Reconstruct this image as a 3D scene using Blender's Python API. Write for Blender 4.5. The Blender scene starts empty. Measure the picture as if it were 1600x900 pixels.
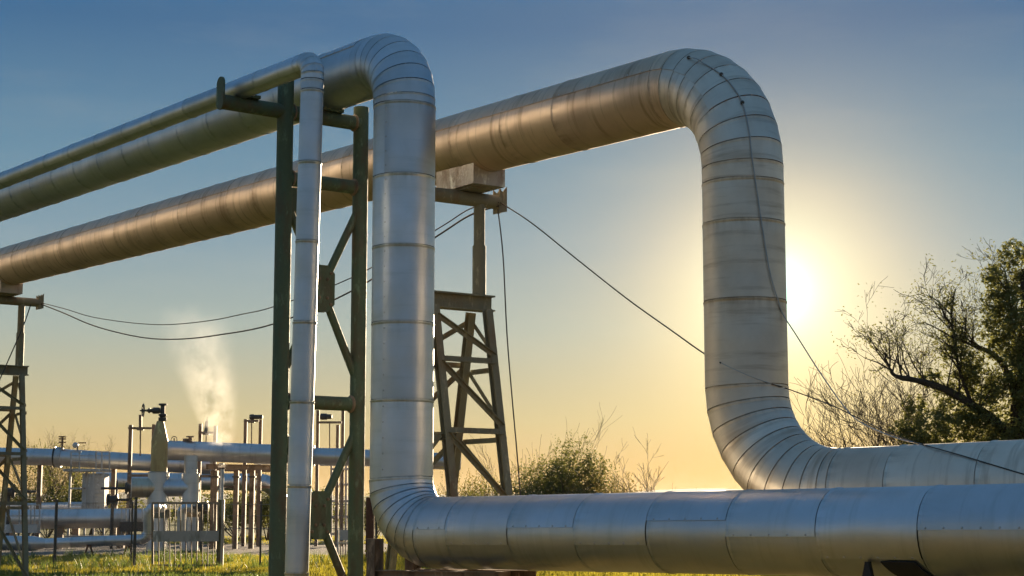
import bpy, bmesh, math, random
from mathutils import Vector, Matrix, noise
random.seed(7)
V = Vector
scene = bpy.context.scene
COL = scene.collection

# ---------------------------------------------------------------- camera
F = 2600.0                      # focal length in photograph pixels (1600 wide)
PITCH = math.atan(350 / F)
EYE = 1.6
CP, SP = math.cos(PITCH), math.sin(PITCH)
cam_d = bpy.data.cameras.new('camera')
cam_d.sensor_width = 36.0
cam_d.lens = 36.0 * F / 1600
cam_d.clip_start, cam_d.clip_end = 0.1, 30000
cam = bpy.data.objects.new('camera', cam_d)
COL.objects.link(cam)
cam.location = (0, 0, EYE)
cam.rotation_euler = (math.pi / 2 + PITCH, 0, 0)
scene.camera = cam

# ---------------------------------------------------------------- sky and sun
EXPO = 1.5                      # the photograph is exposed for the shade
def ray(px, py):
    u, v = (px - 800) / F, (450 - py) / F
    return V((u, CP - v * SP, SP + v * CP))
SUN = ray(1214, 455).normalized()
SUN_EL = math.asin(SUN.z)
SUN_AZ = math.atan2(SUN.x, SUN.y)      # clockwise from +Y
world = bpy.data.worlds.new('World')
scene.world = world
world.use_nodes = True
wn, wl = world.node_tree.nodes, world.node_tree.links
wn.clear()
def wnode(t, **k):
    n = wn.new(t)
    for a, b in k.items():
        setattr(n, a, b)
    return n
sky = wnode('ShaderNodeTexSky', sky_type='NISHITA', sun_disc=False)
sky.sun_elevation, sky.sun_rotation = SUN_EL, SUN_AZ
sky.air_density, sky.dust_density, sky.ozone_density = SKY_AIR, SKY_DUST, SKY_OZONE = 1.0, 1.2, 3.0
def wmath(op, a, b=0.0, c=None):
    n = wnode('ShaderNodeMath', operation=op)
    for k, x in enumerate((a, b) if c is None else (a, b, c)):
        if isinstance(x, (int, float)): n.inputs[k].default_value = x
        else: wl.new(x, n.inputs[k])
    return n.outputs[0]
tc = wnode('ShaderNodeTexCoord')
nrm = wnode('ShaderNodeVectorMath', operation='NORMALIZE')
wl.new(tc.outputs['Generated'], nrm.inputs[0])
sep = wnode('ShaderNodeSeparateXYZ'); wl.new(nrm.outputs[0], sep.inputs[0])
el = wmath('DIVIDE', wmath('ARCSINE', sep.outputs['Z']), math.radians(90))     # 0 horizon .. 1 zenith
cr = wnode('ShaderNodeValToRGB')
SKY = [(0.0, (214, 170, 94)), (1.2, (212, 171, 100)), (3.1, (200, 185, 138)), (6.2, (166, 178, 169)), (9.0, (134, 159, 171)),
       (12.0, (104, 141, 164)), (16.5, (64, 108, 148)), (24, (66, 108, 149)), (40, (80, 118, 154)), (90, (90, 124, 156))]
lin = lambda c: (c / 255 / 12.92) if c <= 10 else ((c / 255 + 0.055) / 1.055) ** 2.4
els = cr.color_ramp.elements
while len(els) < len(SKY): els.new(0.5)
for k, (d, c) in enumerate(SKY):
    els[k].position = d / 90; els[k].color = (lin(c[0]), lin(c[1]), lin(c[2]), 1)
wl.new(el, cr.inputs[0])
# away from the sun the low sky is cooler and greyer
cb2 = wnode('ShaderNodeValToRGB')
BACK = [(0.0, (174, 170, 164)), (3.0, (164, 164, 162)), (7.0, (136, 152, 166)), (13.0, (106, 136, 162)), (24, (82, 119, 155)), (40, (82, 119, 155)), (90, (90, 124, 156))]
els = cb2.color_ramp.elements
while len(els) < len(BACK): els.new(0.5)
for k, (d, c) in enumerate(BACK):
    els[k].position = d / 90; els[k].color = (lin(c[0]), lin(c[1]), lin(c[2]), 1)
wl.new(el, cb2.inputs[0])
hz = wnode('ShaderNodeVectorMath', operation='MULTIPLY'); wl.new(nrm.outputs[0], hz.inputs[0]); hz.inputs[1].default_value = (1, 1, 0)
hn = wnode('ShaderNodeVectorMath', operation='NORMALIZE'); wl.new(hz.outputs[0], hn.inputs[0])
hd = wnode('ShaderNodeVectorMath', operation='DOT_PRODUCT'); wl.new(hn.outputs[0], hd.inputs[0]); hd.inputs[1].default_value = V((SUN.x, SUN.y, 0)).normalized()
side = wnode('ShaderNodeMapRange', interpolation_type='SMOOTHSTEP')
wl.new(hd.outputs['Value'], side.inputs[0]); side.inputs[1].default_value = -0.9; side.inputs[2].default_value = 0.85
dot = wnode('ShaderNodeVectorMath', operation='DOT_PRODUCT')
wl.new(nrm.outputs[0], dot.inputs[0]); dot.inputs[1].default_value = SUN
th = wmath('MULTIPLY', wmath('ARCCOSINE', wmath('MINIMUM', dot.outputs['Value'], 0.999999)), 180 / math.pi)
glow = wmath('DIVIDE', 62.0, wmath('ADD', wmath('POWER', th, 3.0), 72.0))       # aureole of the low sun
core = wmath('DIVIDE', 1.3, wmath('ADD', wmath('POWER', th, 2.2), 1.2))
comb = wnode('ShaderNodeCombineColor')
wl.new(glow, comb.inputs[0]); wl.new(wmath('MULTIPLY_ADD', glow, 0.52, core), comb.inputs[1]); wl.new(wmath('MULTIPLY_ADD', glow, 0.06, core), comb.inputs[2])
def wmix(mode, fac, a, b):
    n = wnode('ShaderNodeMix', data_type='RGBA', blend_type=mode)
    n.inputs[0].default_value = fac
    wl.new(a, n.inputs[6])
    if isinstance(b, tuple): n.inputs[7].default_value = b
    else: wl.new(b, n.inputs[7])
    return n.outputs[2]
base = wmix('MIX', 1.0, cb2.outputs[0], cr.outputs[0])
wl.new(side.outputs[0], base.node.inputs[0])
# a few faint wisps of high cloud
wm = wnode('ShaderNodeMapping'); wm.inputs['Scale'].default_value = (3.0, 3.0, 13.0); wl.new(nrm.outputs[0], wm.inputs['Vector'])
wz = wnode('ShaderNodeTexNoise'); wz.inputs['Scale'].default_value = 2.2; wz.inputs['Detail'].default_value = 6.0; wz.inputs['Roughness'].default_value = 0.6
wl.new(wm.outputs[0], wz.inputs['Vector'])
wr = wnode('ShaderNodeMapRange'); wl.new(wz.outputs['Fac'], wr.inputs[0])
for k, q in ((1, 0.50), (2, 0.78), (3, 0.0), (4, 0.10)): wr.inputs[k].default_value = q
cl = wmix('MIX', 0.1, base, (lin(196), lin(194), lin(180), 1))
wl.new(wr.outputs[0], cl.node.inputs[0])
base = cl
air = wmix('ADD', 1.0, base, comb.outputs[0])
ten = wmix('MULTIPLY', 1.0, air, (10 / 2 ** EXPO, 10 / 2 ** EXPO, 10 / 2 ** EXPO, 1))
skyc = wmix('MIX', 0.005, ten, sky.outputs[0])
bg = wnode('ShaderNodeBackground'); bg.inputs[1].default_value = 0.1
wl.new(skyc, bg.inputs[0])
wo = wnode('ShaderNodeOutputWorld')
wl.new(bg.outputs[0], wo.inputs[0])

sl = bpy.data.lights.new('sun', 'SUN')
sl.energy, sl.angle, sl.color = 5.0, math.radians(0.6), (1.0, 0.77, 0.50)
so = bpy.data.objects.new('sun', sl)
COL.objects.link(so)
so.location = SUN * 200
so.rotation_euler = SUN.to_track_quat('Z', 'Y').to_euler()

vs = scene.view_settings
vs.view_transform, vs.look, vs.exposure, vs.gamma = 'Standard', 'None', EXPO, 1.0
vs.use_curve_mapping = False
scene.cycles.volume_step_rate = 1.0
scene.cycles.max_bounces = 8
scene.cycles.transparent_max_bounces = 16

# ---------------------------------------------------------------- picture-to-place helpers
def at(px, py, depth):
    return V((0, 0, EYE)) + ray(px, py) * depth
def zY(py, Y):
    r = ray(800, py)
    return EYE + r.z / r.y * Y
def pix(p):
    q = p - V((0, 0, EYE))
    d = q.y * CP + q.z * SP
    return 800 + F * q.x / d, 450 - F * (q.z * CP - q.y * SP) / d
def solve_px(P, D, px, lo, hi):
    """distance along P + D*s whose picture column is px"""
    f = lambda s: pix(P + D * s)[0] - px
    a, b = lo, hi
    fa = f(a)
    for _ in range(60):
        m = (a + b) / 2
        fm = f(m)
        if (fm > 0) == (fa > 0): a, fa = m, fm
        else: b = m
    return (a + b) / 2

# ---------------------------------------------------------------- object helpers
def tag(o, label, cat, group=None):
    o['label'] = label; o['category'] = cat
    if group: o['group'] = group
    return o
def thing(name, loc, label, cat, group=None):
    e = bpy.data.objects.new(name, None)
    e.empty_display_size = 0.2
    COL.objects.link(e)
    e.location = loc
    return tag(e, label, cat, group)
def adopt(o, parent):
    o.parent = parent
    o.matrix_parent_inverse = Matrix.Translation(-parent.location) if parent.type == 'EMPTY' else Matrix.Identity(4)
def basis(d):
    d = d.normalized()
    up = V((0, 0, 1)) if abs(d.z) < 0.95 else V((0, 1, 0))
    x = d.cross(up).normalized()
    return x, x.cross(d).normalized(), d

class MB:
    def __init__(s):
        s.v, s.f, s.uv = [], [], None
    def add(s, vs, fs):
        b = len(s.v)
        s.v += [tuple(p) for p in vs]
        s.f += [tuple(i + b for i in f) for f in fs]
        return s
    def tube(s, p0, p1, r0, r1=None, n=10, caps=True):
        return s.path([V(p0), V(p1)], [r0, r0 if r1 is None else r1], n, caps)
    def path(s, pts, r, n=8, caps=True):
        pts = [V(p) for p in pts]
        rs = r if isinstance(r, (list, tuple)) else [r] * len(pts)
        vs, fs = [], []
        x = None
        for i, p in enumerate(pts):
            if i == 0: d = pts[1] - p
            elif i == len(pts) - 1: d = p - pts[i - 1]
            else: d = (pts[i + 1] - p).normalized() + (p - pts[i - 1]).normalized()
            if d.length < 1e-9: d = V((0, 0, 1))
            d.normalize()
            if x is None: x = basis(d)[0]
            else:
                x = (x - d * x.dot(d))
                x = x.normalized() if x.length > 1e-6 else basis(d)[0]
            y = d.cross(x)
            for k in range(n):
                a = 2 * math.pi * k / n
                vs.append(p + (x * math.cos(a) + y * math.sin(a)) * rs[i])
        for i in range(len(pts) - 1):
            for k in range(n):
                k2 = (k + 1) % n
                fs.append((i * n + k, i * n + k2, (i + 1) * n + k2, (i + 1) * n + k))
        if caps:
            fs.append(tuple(reversed(range(n))))
            fs.append(tuple(range((len(pts) - 1) * n, len(pts) * n)))
        return s.add(vs, fs)
    def bar(s, p0, p1, w, h, up=None):
        """box along p0-p1; w across, h along up"""
        p0, p1 = V(p0), V(p1)
        d = (p1 - p0).normalized()
        if up is None: x, y, _ = basis(d)
        else:
            x = d.cross(V(up)).normalized(); y = x.cross(d)
        vs = [p + x * a * w / 2 + y * b * h / 2 for p in (p0, p1) for a, b in ((-1, -1), (1, -1), (1, 1), (-1, 1))]
        return s.add(vs, [(3, 2, 1, 0), (4, 5, 6, 7), (0, 1, 5, 4), (1, 2, 6, 5), (2, 3, 7, 6), (3, 0, 4, 7)])
    def ibeam(s, p0, p1, w, h, t, up=(0, 0, 1)):
        p0, p1, up = V(p0), V(p1), V(up)
        d = (p1 - p0).normalized()
        x = d.cross(up).normalized(); y = x.cross(d)
        prof = [(-w, -h), (w, -h), (w, -h + t), (t / 2, -h + t), (t / 2, h - t), (w, h - t), (w, h), (-w, h), (-w, h - t), (-t / 2, h - t), (-t / 2, -h + t), (-w, -h + t)]
        prof = [(a if abs(a) < w else math.copysign(w / 2, a), b / 2 if abs(b) == h else b - math.copysign(h / 2, b)) for a, b in prof]
        n = len(prof)
        vs = [p + x * a + y * b for p in (p0, p1) for a, b in prof]
        fs = [(k, (k + 1) % n, n + (k + 1) % n, n + k) for k in range(n)]
        return s.add(vs, fs + [tuple(reversed(range(n))), tuple(range(n, 2 * n))])
    def angle(s, p0, p1, w, t, up):
        """rolled angle section: two thin flanges"""
        p0, p1 = V(p0), V(p1)
        d = (p1 - p0).normalized()
        x = d.cross(V(up)).normalized(); y = x.cross(d)
        prof = [(-w/2, -w/2), (w/2, -w/2), (w/2, -w/2 + t), (-w/2 + t, -w/2 + t), (-w/2 + t, w/2), (-w/2, w/2)]
        n = 6
        vs = [p + x * a + y * b for p in (p0, p1) for a, b in prof]
        fs = [(k, (k + 1) % n, n + (k + 1) % n, n + k) for k in range(n)]
        return s.add(vs, fs + [tuple(reversed(range(n))), tuple(range(n, 2 * n))])
    def lathe(s, c, axis, prof, n=20):
        """prof: list of (distance along axis, radius)"""
        x, y, d = basis(V(axis))
        c = V(c)
        vs, fs = [], []
        for t, r in prof:
            for k in range(n):
                a = 2 * math.pi * k / n
                vs.append(c + d * t + (x * math.cos(a) + y * math.sin(a)) * r)
        for i in range(len(prof) - 1):
            for k in range(n):
                k2 = (k + 1) % n
                fs.append((i * n + k, i * n + k2, (i + 1) * n + k2, (i + 1) * n + k))
        fs.append(tuple(reversed(range(n)))); fs.append(tuple(range((len(prof) - 1) * n, len(prof) * n)))
        return s.add(vs, fs)
    def torus(s, c, axis, R, r, n=20, m=6):
        x, y, d = basis(V(axis)); c = V(c)
        vs, fs = [], []
        for i in range(n):
            a = 2 * math.pi * i / n
            e = x * math.cos(a) + y * math.sin(a)
            for k in range(m):
                b = 2 * math.pi * k / m
                vs.append(c + e * (R + r * math.cos(b)) + d * r * math.sin(b))
        for i in range(n):
            for k in range(m):
                fs.append((i * m + k, ((i + 1) % n) * m + k, ((i + 1) % n) * m + (k + 1) % m, i * m + (k + 1) % m))
        return s.add(vs, fs)
    def prism(s, pts, n, t):
        """flat outline pts (coplanar) thickened by t along n, centred"""
        n = V(n).normalized() * t / 2
        k = len(pts)
        vs = [V(p) - n for p in pts] + [V(p) + n for p in pts]
        return s.add(vs, [tuple(reversed(range(k))), tuple(range(k, 2 * k))] + [(i, (i + 1) % k, k + (i + 1) % k, k + i) for i in range(k)])
    def build(s, name, mat, parent=None, smooth=40):
        me = bpy.data.meshes.new(name)
        me.from_pydata(s.v, [], s.f)
        me.update()
        if smooth:
            me.polygons.foreach_set('use_smooth', [True] * len(me.polygons))
            me.set_sharp_from_angle(angle=math.radians(smooth))
        me.materials.append(mat)
        o = bpy.data.objects.new(name, me)
        COL.objects.link(o)
        if parent is not None: adopt(o, parent)
        return o

# ---------------------------------------------------------------- materials
def mat_new(name):
    m = bpy.data.materials.new(name)
    m.use_nodes = True
    nt = m.node_tree
    nt.nodes.clear()
    out = nt.nodes.new('ShaderNodeOutputMaterial')
    b = nt.nodes.new('ShaderNodeBsdfPrincipled')
    nt.links.new(b.outputs[0], out.inputs[0])
    return m, nt, b, out
def N(nt, t, **k):
    n = nt.nodes.new(t)
    for a, b in k.items():
        if a == 'ins':
            for i, v in b.items(): n.inputs[i].default_value = v
        else: setattr(n, a, b)
    return n
def ramp(nt, fac, stops):
    r = N(nt, 'ShaderNodeValToRGB')
    e = r.color_ramp.elements
    while len(e) < len(stops): e.new(0.5)
    for k, (p, c) in enumerate(stops):
        e[k].position = p
        e[k].color = (c, c, c, 1) if isinstance(c, (int, float)) else (*c, 1)
    nt.links.new(fac, r.inputs[0])
    return r.outputs[0]
def noise_t(nt, vec, scale, detail=4, rough=0.55):
    n = N(nt, 'ShaderNodeTexNoise', ins={'Scale': scale, 'Detail': detail, 'Roughness': rough})
    if vec is not None: nt.links.new(vec, n.inputs['Vector'])
    return n.outputs['Fac']
def mathn(nt, op, a, b):
    n = N(nt, 'ShaderNodeMath', operation=op)
    for i, x in enumerate((a, b)):
        if isinstance(x, (int, float)): n.inputs[i].default_value = x
        else: nt.links.new(x, n.inputs[i])
    return n.outputs[0]
def mixc(nt, fac, a, b, mode='MIX'):
    n = N(nt, 'ShaderNodeMix', data_type='RGBA', blend_type=mode)
    for i, x in ((0, fac), (6, a), (7, b)):
        if isinstance(x, (int, float)): n.inputs[i].default_value = x
        elif isinstance(x, tuple): n.inputs[i].default_value = (*x, 1)
        else: nt.links.new(x, n.inputs[i])
    return n.outputs[2]

def cladding(name, col, stain, rough=0.32, streak=0.35, bump=0.25, metal=1.0):
    """sheet-metal pipe jacket; UV is metres along and round the pipe"""
    m, nt, b, out = mat_new(name)
    L = nt.links
    uv = N(nt, 'ShaderNodeUVMap')
    oi = N(nt, 'ShaderNodeObjectInfo')
    off = N(nt, 'ShaderNodeVectorMath', operation='ADD')
    sc = N(nt, 'ShaderNodeVectorMath', operation='SCALE'); sc.inputs[0].default_value = (37.0, 11.0, 5.0)
    L.new(oi.outputs['Random'], sc.inputs['Scale'])
    L.new(uv.outputs[0], off.inputs[0]); L.new(sc.outputs[0], off.inputs[1])
    def stretched(sx, sy):
        mp = N(nt, 'ShaderNodeMapping'); mp.inputs['Scale'].default_value = (sx, sy, 1)
        L.new(off.outputs[0], mp.inputs['Vector'])
        return mp.outputs[0]
    big = noise_t(nt, stretched(1, 1), 1.6, 5, 0.6)
    brush = noise_t(nt, stretched(55, 1.1), 1.0, 3, 0.6)
    runs = noise_t(nt, stretched(9, 0.7), 1.0, 4, 0.65)
    fine = noise_t(nt, stretched(1, 1), 42, 3, 0.6)
    f1 = ramp(nt, big, [(0.35, 0.0), (0.72, 1.0)])
    c = mixc(nt, f1, col, tuple(0.72 * a + 0.28 * s for a, s in zip(col, stain)))
    f2 = mathn(nt, 'MULTIPLY', ramp(nt, runs, [(0.52, 0.0), (0.78, 1.0)]), streak)
    c = mixc(nt, f2, c, stain)
    f3 = mathn(nt, 'MULTIPLY', ramp(nt, fine, [(0.6, 0.0), (0.8, 1.0)]), 0.10)
    c = mixc(nt, f3, c, tuple(x * 0.6 for x in stain))
    uv2 = N(nt, 'ShaderNodeUVMap'); uv2.uv_map = 'SeamMap'
    sp = N(nt, 'ShaderNodeSeparateXYZ'); L.new(uv2.outputs[0], sp.inputs[0])
    dirt = mathn(nt, 'MULTIPLY', ramp(nt, sp.outputs['X'], [(0.0, 1.0), (0.10, 0.35), (0.30, 0.0)]), ramp(nt, noise_t(nt, stretched(1, 6), 2.0, 4, 0.6), [(0.42, 0.0), (0.7, 1.0)]))
    c = mixc(nt, mathn(nt, 'MULTIPLY', dirt, 0.55), c, tuple(x * 0.8 for x in stain))
    tone = mathn(nt, 'ADD', mathn(nt, 'MULTIPLY', oi.outputs['Random'], 0.16), 0.88)
    hs = N(nt, 'ShaderNodeHueSaturation'); L.new(c, hs.inputs['Color']); L.new(tone, hs.inputs['Value'])
    L.new(hs.outputs[0], b.inputs['Base Color'])
    b.inputs['Metallic'].default_value = metal
    r = mathn(nt, 'ADD', mathn(nt, 'MULTIPLY', big, 0.22), rough - 0.11)
    r = mathn(nt, 'ADD', r, mathn(nt, 'MULTIPLY', brush, 0.10))
    L.new(r, b.inputs['Roughness'])
    b.inputs['Anisotropic'].default_value = 0.1
    canning = noise_t(nt, stretched(1.0, 0.8), 1.7, 1, 0.4)
    h = mathn(nt, 'ADD', mathn(nt, 'MULTIPLY', canning, 1.0), mathn(nt, 'MULTIPLY', brush, 0.006))
    h = mathn(nt, 'ADD', h, mathn(nt, 'MULTIPLY', fine, 0.0015))
    bp = N(nt, 'ShaderNodeBump', ins={'Strength': bump, 'Distance': 0.06})
    L.new(h, bp.inputs['Height']); L.new(bp.outputs[0], b.inputs['Normal'])
    return m
def painted(name, col, rust, amount=0.5, rough=0.65, scale=3.0, metal=0.0, spec=0.4):
    """weathered paint over steel, in object space"""
    m, nt, b, out = mat_new(name)
    L = nt.links
    g = N(nt, 'ShaderNodeNewGeometry')
    mp = N(nt, 'ShaderNodeMapping'); mp.inputs['Scale'].default_value = (1, 1, 0.35)
    L.new(g.outputs['Position'], mp.inputs['Vector'])
    n1 = noise_t(nt, mp.outputs[0], scale, 6, 0.65)
    n2 = noise_t(nt, g.outputs['Position'], scale * 9, 4, 0.6)
    n3 = noise_t(nt, mp.outputs[0], scale * 2.6, 5, 0.7)
    f = ramp(nt, n1, [(0.62 - 0.25 * amount, 0.0), (0.74 - 0.15 * amount, 1.0)])
    c = mixc(nt, f, col, rust)
    c = mixc(nt, mathn(nt, 'MULTIPLY', n2, 0.5), c, tuple(x * 0.55 for x in col))
    f3 = mathn(nt, 'MULTIPLY', ramp(nt, n3, [(0.56, 0.0), (0.68, 1.0)]), 0.55)
    c = mixc(nt, f3, c, tuple(min(1, x * 2.2 + 0.03) for x in col))
    L.new(c, b.inputs['Base Color'])
    b.inputs['Roughness'].default_value = rough
    b.inputs['Metallic'].default_value = metal
    b.inputs['Specular IOR Level'].default_value = spec
    bp = N(nt, 'ShaderNodeBump', ins={'Strength': 0.5, 'Distance': 0.012})
    L.new(mathn(nt, 'ADD', n2, n1), bp.inputs['Height']); L.new(bp.outputs[0], b.inputs['Normal'])
    return m
def plain(name, col, rough=0.6, metal=0.0, var=0.3, scale=6.0):
    m, nt, b, out = mat_new(name)
    g = N(nt, 'ShaderNodeNewGeometry')
    n1 = noise_t(nt, g.outputs['Position'], scale, 5, 0.65)
    c = mixc(nt, ramp(nt, n1, [(0.3, 0.0), (0.75, 1.0)]), col, tuple(x * (1 - var) for x in col))
    nt.links.new(c, b.inputs['Base Color'])
    b.inputs['Roughness'].default_value = rough; b.inputs['Metallic'].default_value = metal
    return m
def leafy(name, col, col2, trans=0.45):
    m, nt, b, out = mat_new(name)
    L = nt.links
    oi = N(nt, 'ShaderNodeNewGeometry')
    n1 = noise_t(nt, oi.outputs['Position'], 1.3, 4, 0.7)
    rnd = oi.outputs['Random Per Island']
    c = mixc(nt, mathn(nt, 'ADD', mathn(nt, 'MULTIPLY', n1, 0.7), mathn(nt, 'MULTIPLY', rnd, 0.4)), col, col2)
    L.new(c, b.inputs['Base Color'])
    b.inputs['Roughness'].default_value = 0.55
    t = N(nt, 'ShaderNodeBsdfTranslucent')
    L.new(mixc(nt, 0.5, c, (col2[0] * 1.6, col2[1] * 1.5, col2[2]), 'MIX'), t.inputs['Color'])
    mx = N(nt, 'ShaderNodeMixShader'); mx.inputs[0].default_value = trans
    L.new(b.outputs[0], mx.inputs[1]); L.new(t.outputs[0], mx.inputs[2])
    L.new(mx.outputs[0], out.inputs[0])
    return m

M = {}
M['alu'] = cladding('aluminium_jacket', (0.62, 0.655, 0.70), (0.30, 0.37, 0.36), 0.40, 0.35, 0.55)
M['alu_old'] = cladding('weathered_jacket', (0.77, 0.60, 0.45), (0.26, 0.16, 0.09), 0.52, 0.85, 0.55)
M['alu_pale'] = cladding('weathered_glare_jacket', (0.79, 0.70, 0.59), (0.34, 0.25, 0.17), 0.48, 0.75, 0.55)  # weathered sheet, base colour warmed and lightened to carry sun glare on the leg
M['alu_far'] = cladding('plant_jacket', (0.66, 0.67, 0.68), (0.34, 0.32, 0.28), 0.38, 0.4, 0.3)
M['alu_brown'] = cladding('plant_jacket_stained', (0.62, 0.55, 0.42), (0.34, 0.19, 0.08), 0.40, 0.8, 0.3)
M['green'] = painted('green_paint', (0.110, 0.150, 0.085), (0.145, 0.098, 0.052), 0.6)
M['trestle'] = painted('grey_green_paint', (0.225, 0.21, 0.14), (0.22, 0.135, 0.07), 0.45)
M['brown'] = painted('brown_steel', (0.30, 0.205, 0.13), (0.055, 0.032, 0.018), 0.5)
M['rust'] = painted('rusty_steel', (0.16, 0.06, 0.028), (0.06, 0.025, 0.014), 0.5)
M['dark'] = plain('dark_steel', (0.085, 0.075, 0.062), 0.5)
M['black'] = plain('black_rubber', (0.02, 0.02, 0.02), 0.7)
M['galv'] = plain('galvanised_steel', (0.55, 0.56, 0.56), 0.45, 0.9)
M['pale'] = painted('pale_grey_paint', (0.55, 0.54, 0.50), (0.20, 0.14, 0.08), 0.3)
M['saddle'] = painted('saddle_sheet', (0.50, 0.44, 0.38), (0.22, 0.15, 0.10), 0.5, 0.5, 3.0, 0.7)
M['cable'] = plain('cable_sheath', (0.05, 0.045, 0.04), 0.6)
M['cable_pale'] = plain('pale_cable_sheath', (0.42, 0.44, 0.46), 0.5)
M['wire'] = plain('fence_wire', (0.30, 0.29, 0.26), 0.5, 0.6)
M['bark'] = plain('bark', (0.075, 0.058, 0.042), 0.9, 0.0, 0.5, 5.0)
M['twig'] = plain('twig_bark', (0.13, 0.095, 0.065), 0.9, 0.0, 0.4, 5.0)
M['leaf'] = leafy('evergreen_leaf', (0.090, 0.120, 0.042), (0.175, 0.180, 0.062), 0.45)
M['leaf2'] = leafy('bush_leaf', (0.055, 0.080, 0.028), (0.140, 0.145, 0.045), 0.45)
M['leaf3'] = leafy('dry_leaf', (0.10, 0.085, 0.035), (0.17, 0.14, 0.05))
M['blade'] = leafy('grass_blade', (0.17, 0.20, 0.030), (0.38, 0.34, 0.05), 0.5)
M['cone'] = painted('stained_cone', (0.60, 0.42, 0.17), (0.36, 0.20, 0.07), 0.5, 0.5, 2.0, 0.1)
M['blade_green'] = leafy('green_grass_blade', (0.07, 0.12, 0.03), (0.15, 0.20, 0.05), 0.4)
M['straw'] = leafy('dry_grass_blade', (0.42, 0.31, 0.12), (0.60, 0.45, 0.19), 0.35)
M['gate'] = painted('rusty_gate_paint', (0.34, 0.27, 0.19), (0.17, 0.09, 0.045), 0.6)
M['flower'] = plain('yellow_petal', (0.75, 0.55, 0.03), 0.7)
M['hill'] = plain('wooded_hill', (0.060, 0.075, 0.050), 0.95, 0.0, 0.4, 0.02)

# ---------------------------------------------------------------- ground, hills
def mat_ground():
    m, nt, b, out = mat_new('meadow')
    g = N(nt, 'ShaderNodeNewGeometry')
    n1 = noise_t(nt, g.outputs['Position'], 0.35, 6, 0.65)
    n2 = noise_t(nt, g.outputs['Position'], 7.0, 5, 0.7)
    c = mixc(nt, ramp(nt, n1, [(0.35, 0.0), (0.7, 1.0)]), (0.110, 0.140, 0.040), (0.20, 0.18, 0.065))
    c = mixc(nt, ramp(nt, n2, [(0.45, 0.0), (0.75, 1.0)]), c, (0.13, 0.10, 0.05))
    nt.links.new(c, b.inputs['Base Color'])
    b.inputs['Roughness'].default_value = 0.95
    b.inputs['Specular IOR Level'].default_value = 0.1
    bp = N(nt, 'ShaderNodeBump', ins={'Strength': 1.0, 'Distance': 0.12})
    nt.links.new(n2, bp.inputs['Height']); nt.links.new(bp.outputs[0], b.inputs['Normal'])
    return m
def mat_gravel():
    m, nt, b, out = mat_new('gravel')
    g = N(nt, 'ShaderNodeNewGeometry')
    n1 = noise_t(nt, g.outputs['Position'], 0.5, 5, 0.6)
    vo = N(nt, 'ShaderNodeTexVoronoi', ins={'Scale': 14.0}); nt.links.new(g.outputs['Position'], vo.inputs['Vector'])
    c = mixc(nt, ramp(nt, n1, [(0.35, 0.0), (0.7, 1.0)]), (0.26, 0.23, 0.20), (0.17, 0.14, 0.11))
    c = mixc(nt, mathn(nt, 'MULTIPLY', vo.outputs['Distance'], 0.8), c, (0.10, 0.09, 0.08))
    nt.links.new(c, b.inputs['Base Color']); b.inputs['Roughness'].default_value = 0.9
    bp = N(nt, 'ShaderNodeBump', ins={'Strength': 0.8, 'Distance': 0.05})
    nt.links.new(vo.outputs['Distance'], bp.inputs['Height']); nt.links.new(bp.outputs[0], b.inputs['Normal'])
    return m
M['meadow'], M['gravel'] = mat_ground(), mat_gravel()
def structure(o):
    o['kind'] = 'structure'
    return o
def gz(x, y):
    """gentle unevenness of the meadow"""
    if y < 30 or y > 400: return 0.0
    k = min(1.0, (y - 30) / 10)
    return k * 0.10 * (noise.noise(V((x * 0.16, y * 0.16, 0))) + 0.5 * noise.noise(V((x * 0.5, y * 0.5, 3))))
def grid(xs, ys, zf):
    mb = MB()
    n = len(xs)
    mb.v = [(x, y, zf(x, y)) for y in ys for x in xs]
    mb.f = [(j * n + i, j * n + i + 1, (j + 1) * n + i + 1, (j + 1) * n + i) for j in range(len(ys) - 1) for i in range(n - 1)]
    return mb
xs = [-9000, -3000, -900, -300, -120] + [-60 + 0.8 * k for k in range(151)] + [120, 300, 900, 3000, 9000]
ys = [-9000, -2000, -500, -100, -20, 10, 30] + [32 + 0.8 * k for k in range(90)] + [110, 130, 180, 300, 400, 700, 1500, 4000, 9000]
structure(grid(xs, ys, gz).build('ground', M['meadow']))
# gravel yard of the plant
mb = grid([-45 + 0.8 * k for k in range(56)], [58.5 + 0.8 * k for k in range(33)],
          lambda x, y: gz(x, y) + 0.02 - 0.10 * max(0, 1 - (y - 58.5 - 2.6 * noise.noise(V((x * 0.25, 1, 0)))) / 1.6) - 0.1 * max(0, (x + 1.2) / 1.2))
structure(mb.build('gravel_yard', M['gravel']))
# low wooded ridges all round the horizon
def ridge(name, R, h0, h1, seed, mat):
    mb = MB()
    n = 360
    for k in range(n):
        a = 2 * math.pi * k / n
        h = h0 + h1 * (noise.noise(V((math.cos(a) * 4 + seed, math.sin(a) * 4, seed))) + 0.35 * noise.noise(V((math.cos(a) * 26, math.sin(a) * 26, seed))) + 0.10 * noise.noise(V((math.cos(a) * 140, math.sin(a) * 140, seed))))
        for rr, zz in ((R - 260, -4), (R - 120, h * 0.55), (R, max(2, h)), (R + 300, -5)):
            mb.v.append((math.sin(a) * rr, math.cos(a) * rr, zz))
    for k in range(n):
        k2 = (k + 1) % n
        for j in range(3):
            mb.f.append((k * 4 + j, k * 4 + j + 1, k2 * 4 + j + 1, k2 * 4 + j))
    return structure(mb.build(name, mat, None, 180))
ridge('hills', 1500, 17, 12, 3.1, M['hill'])

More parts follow.
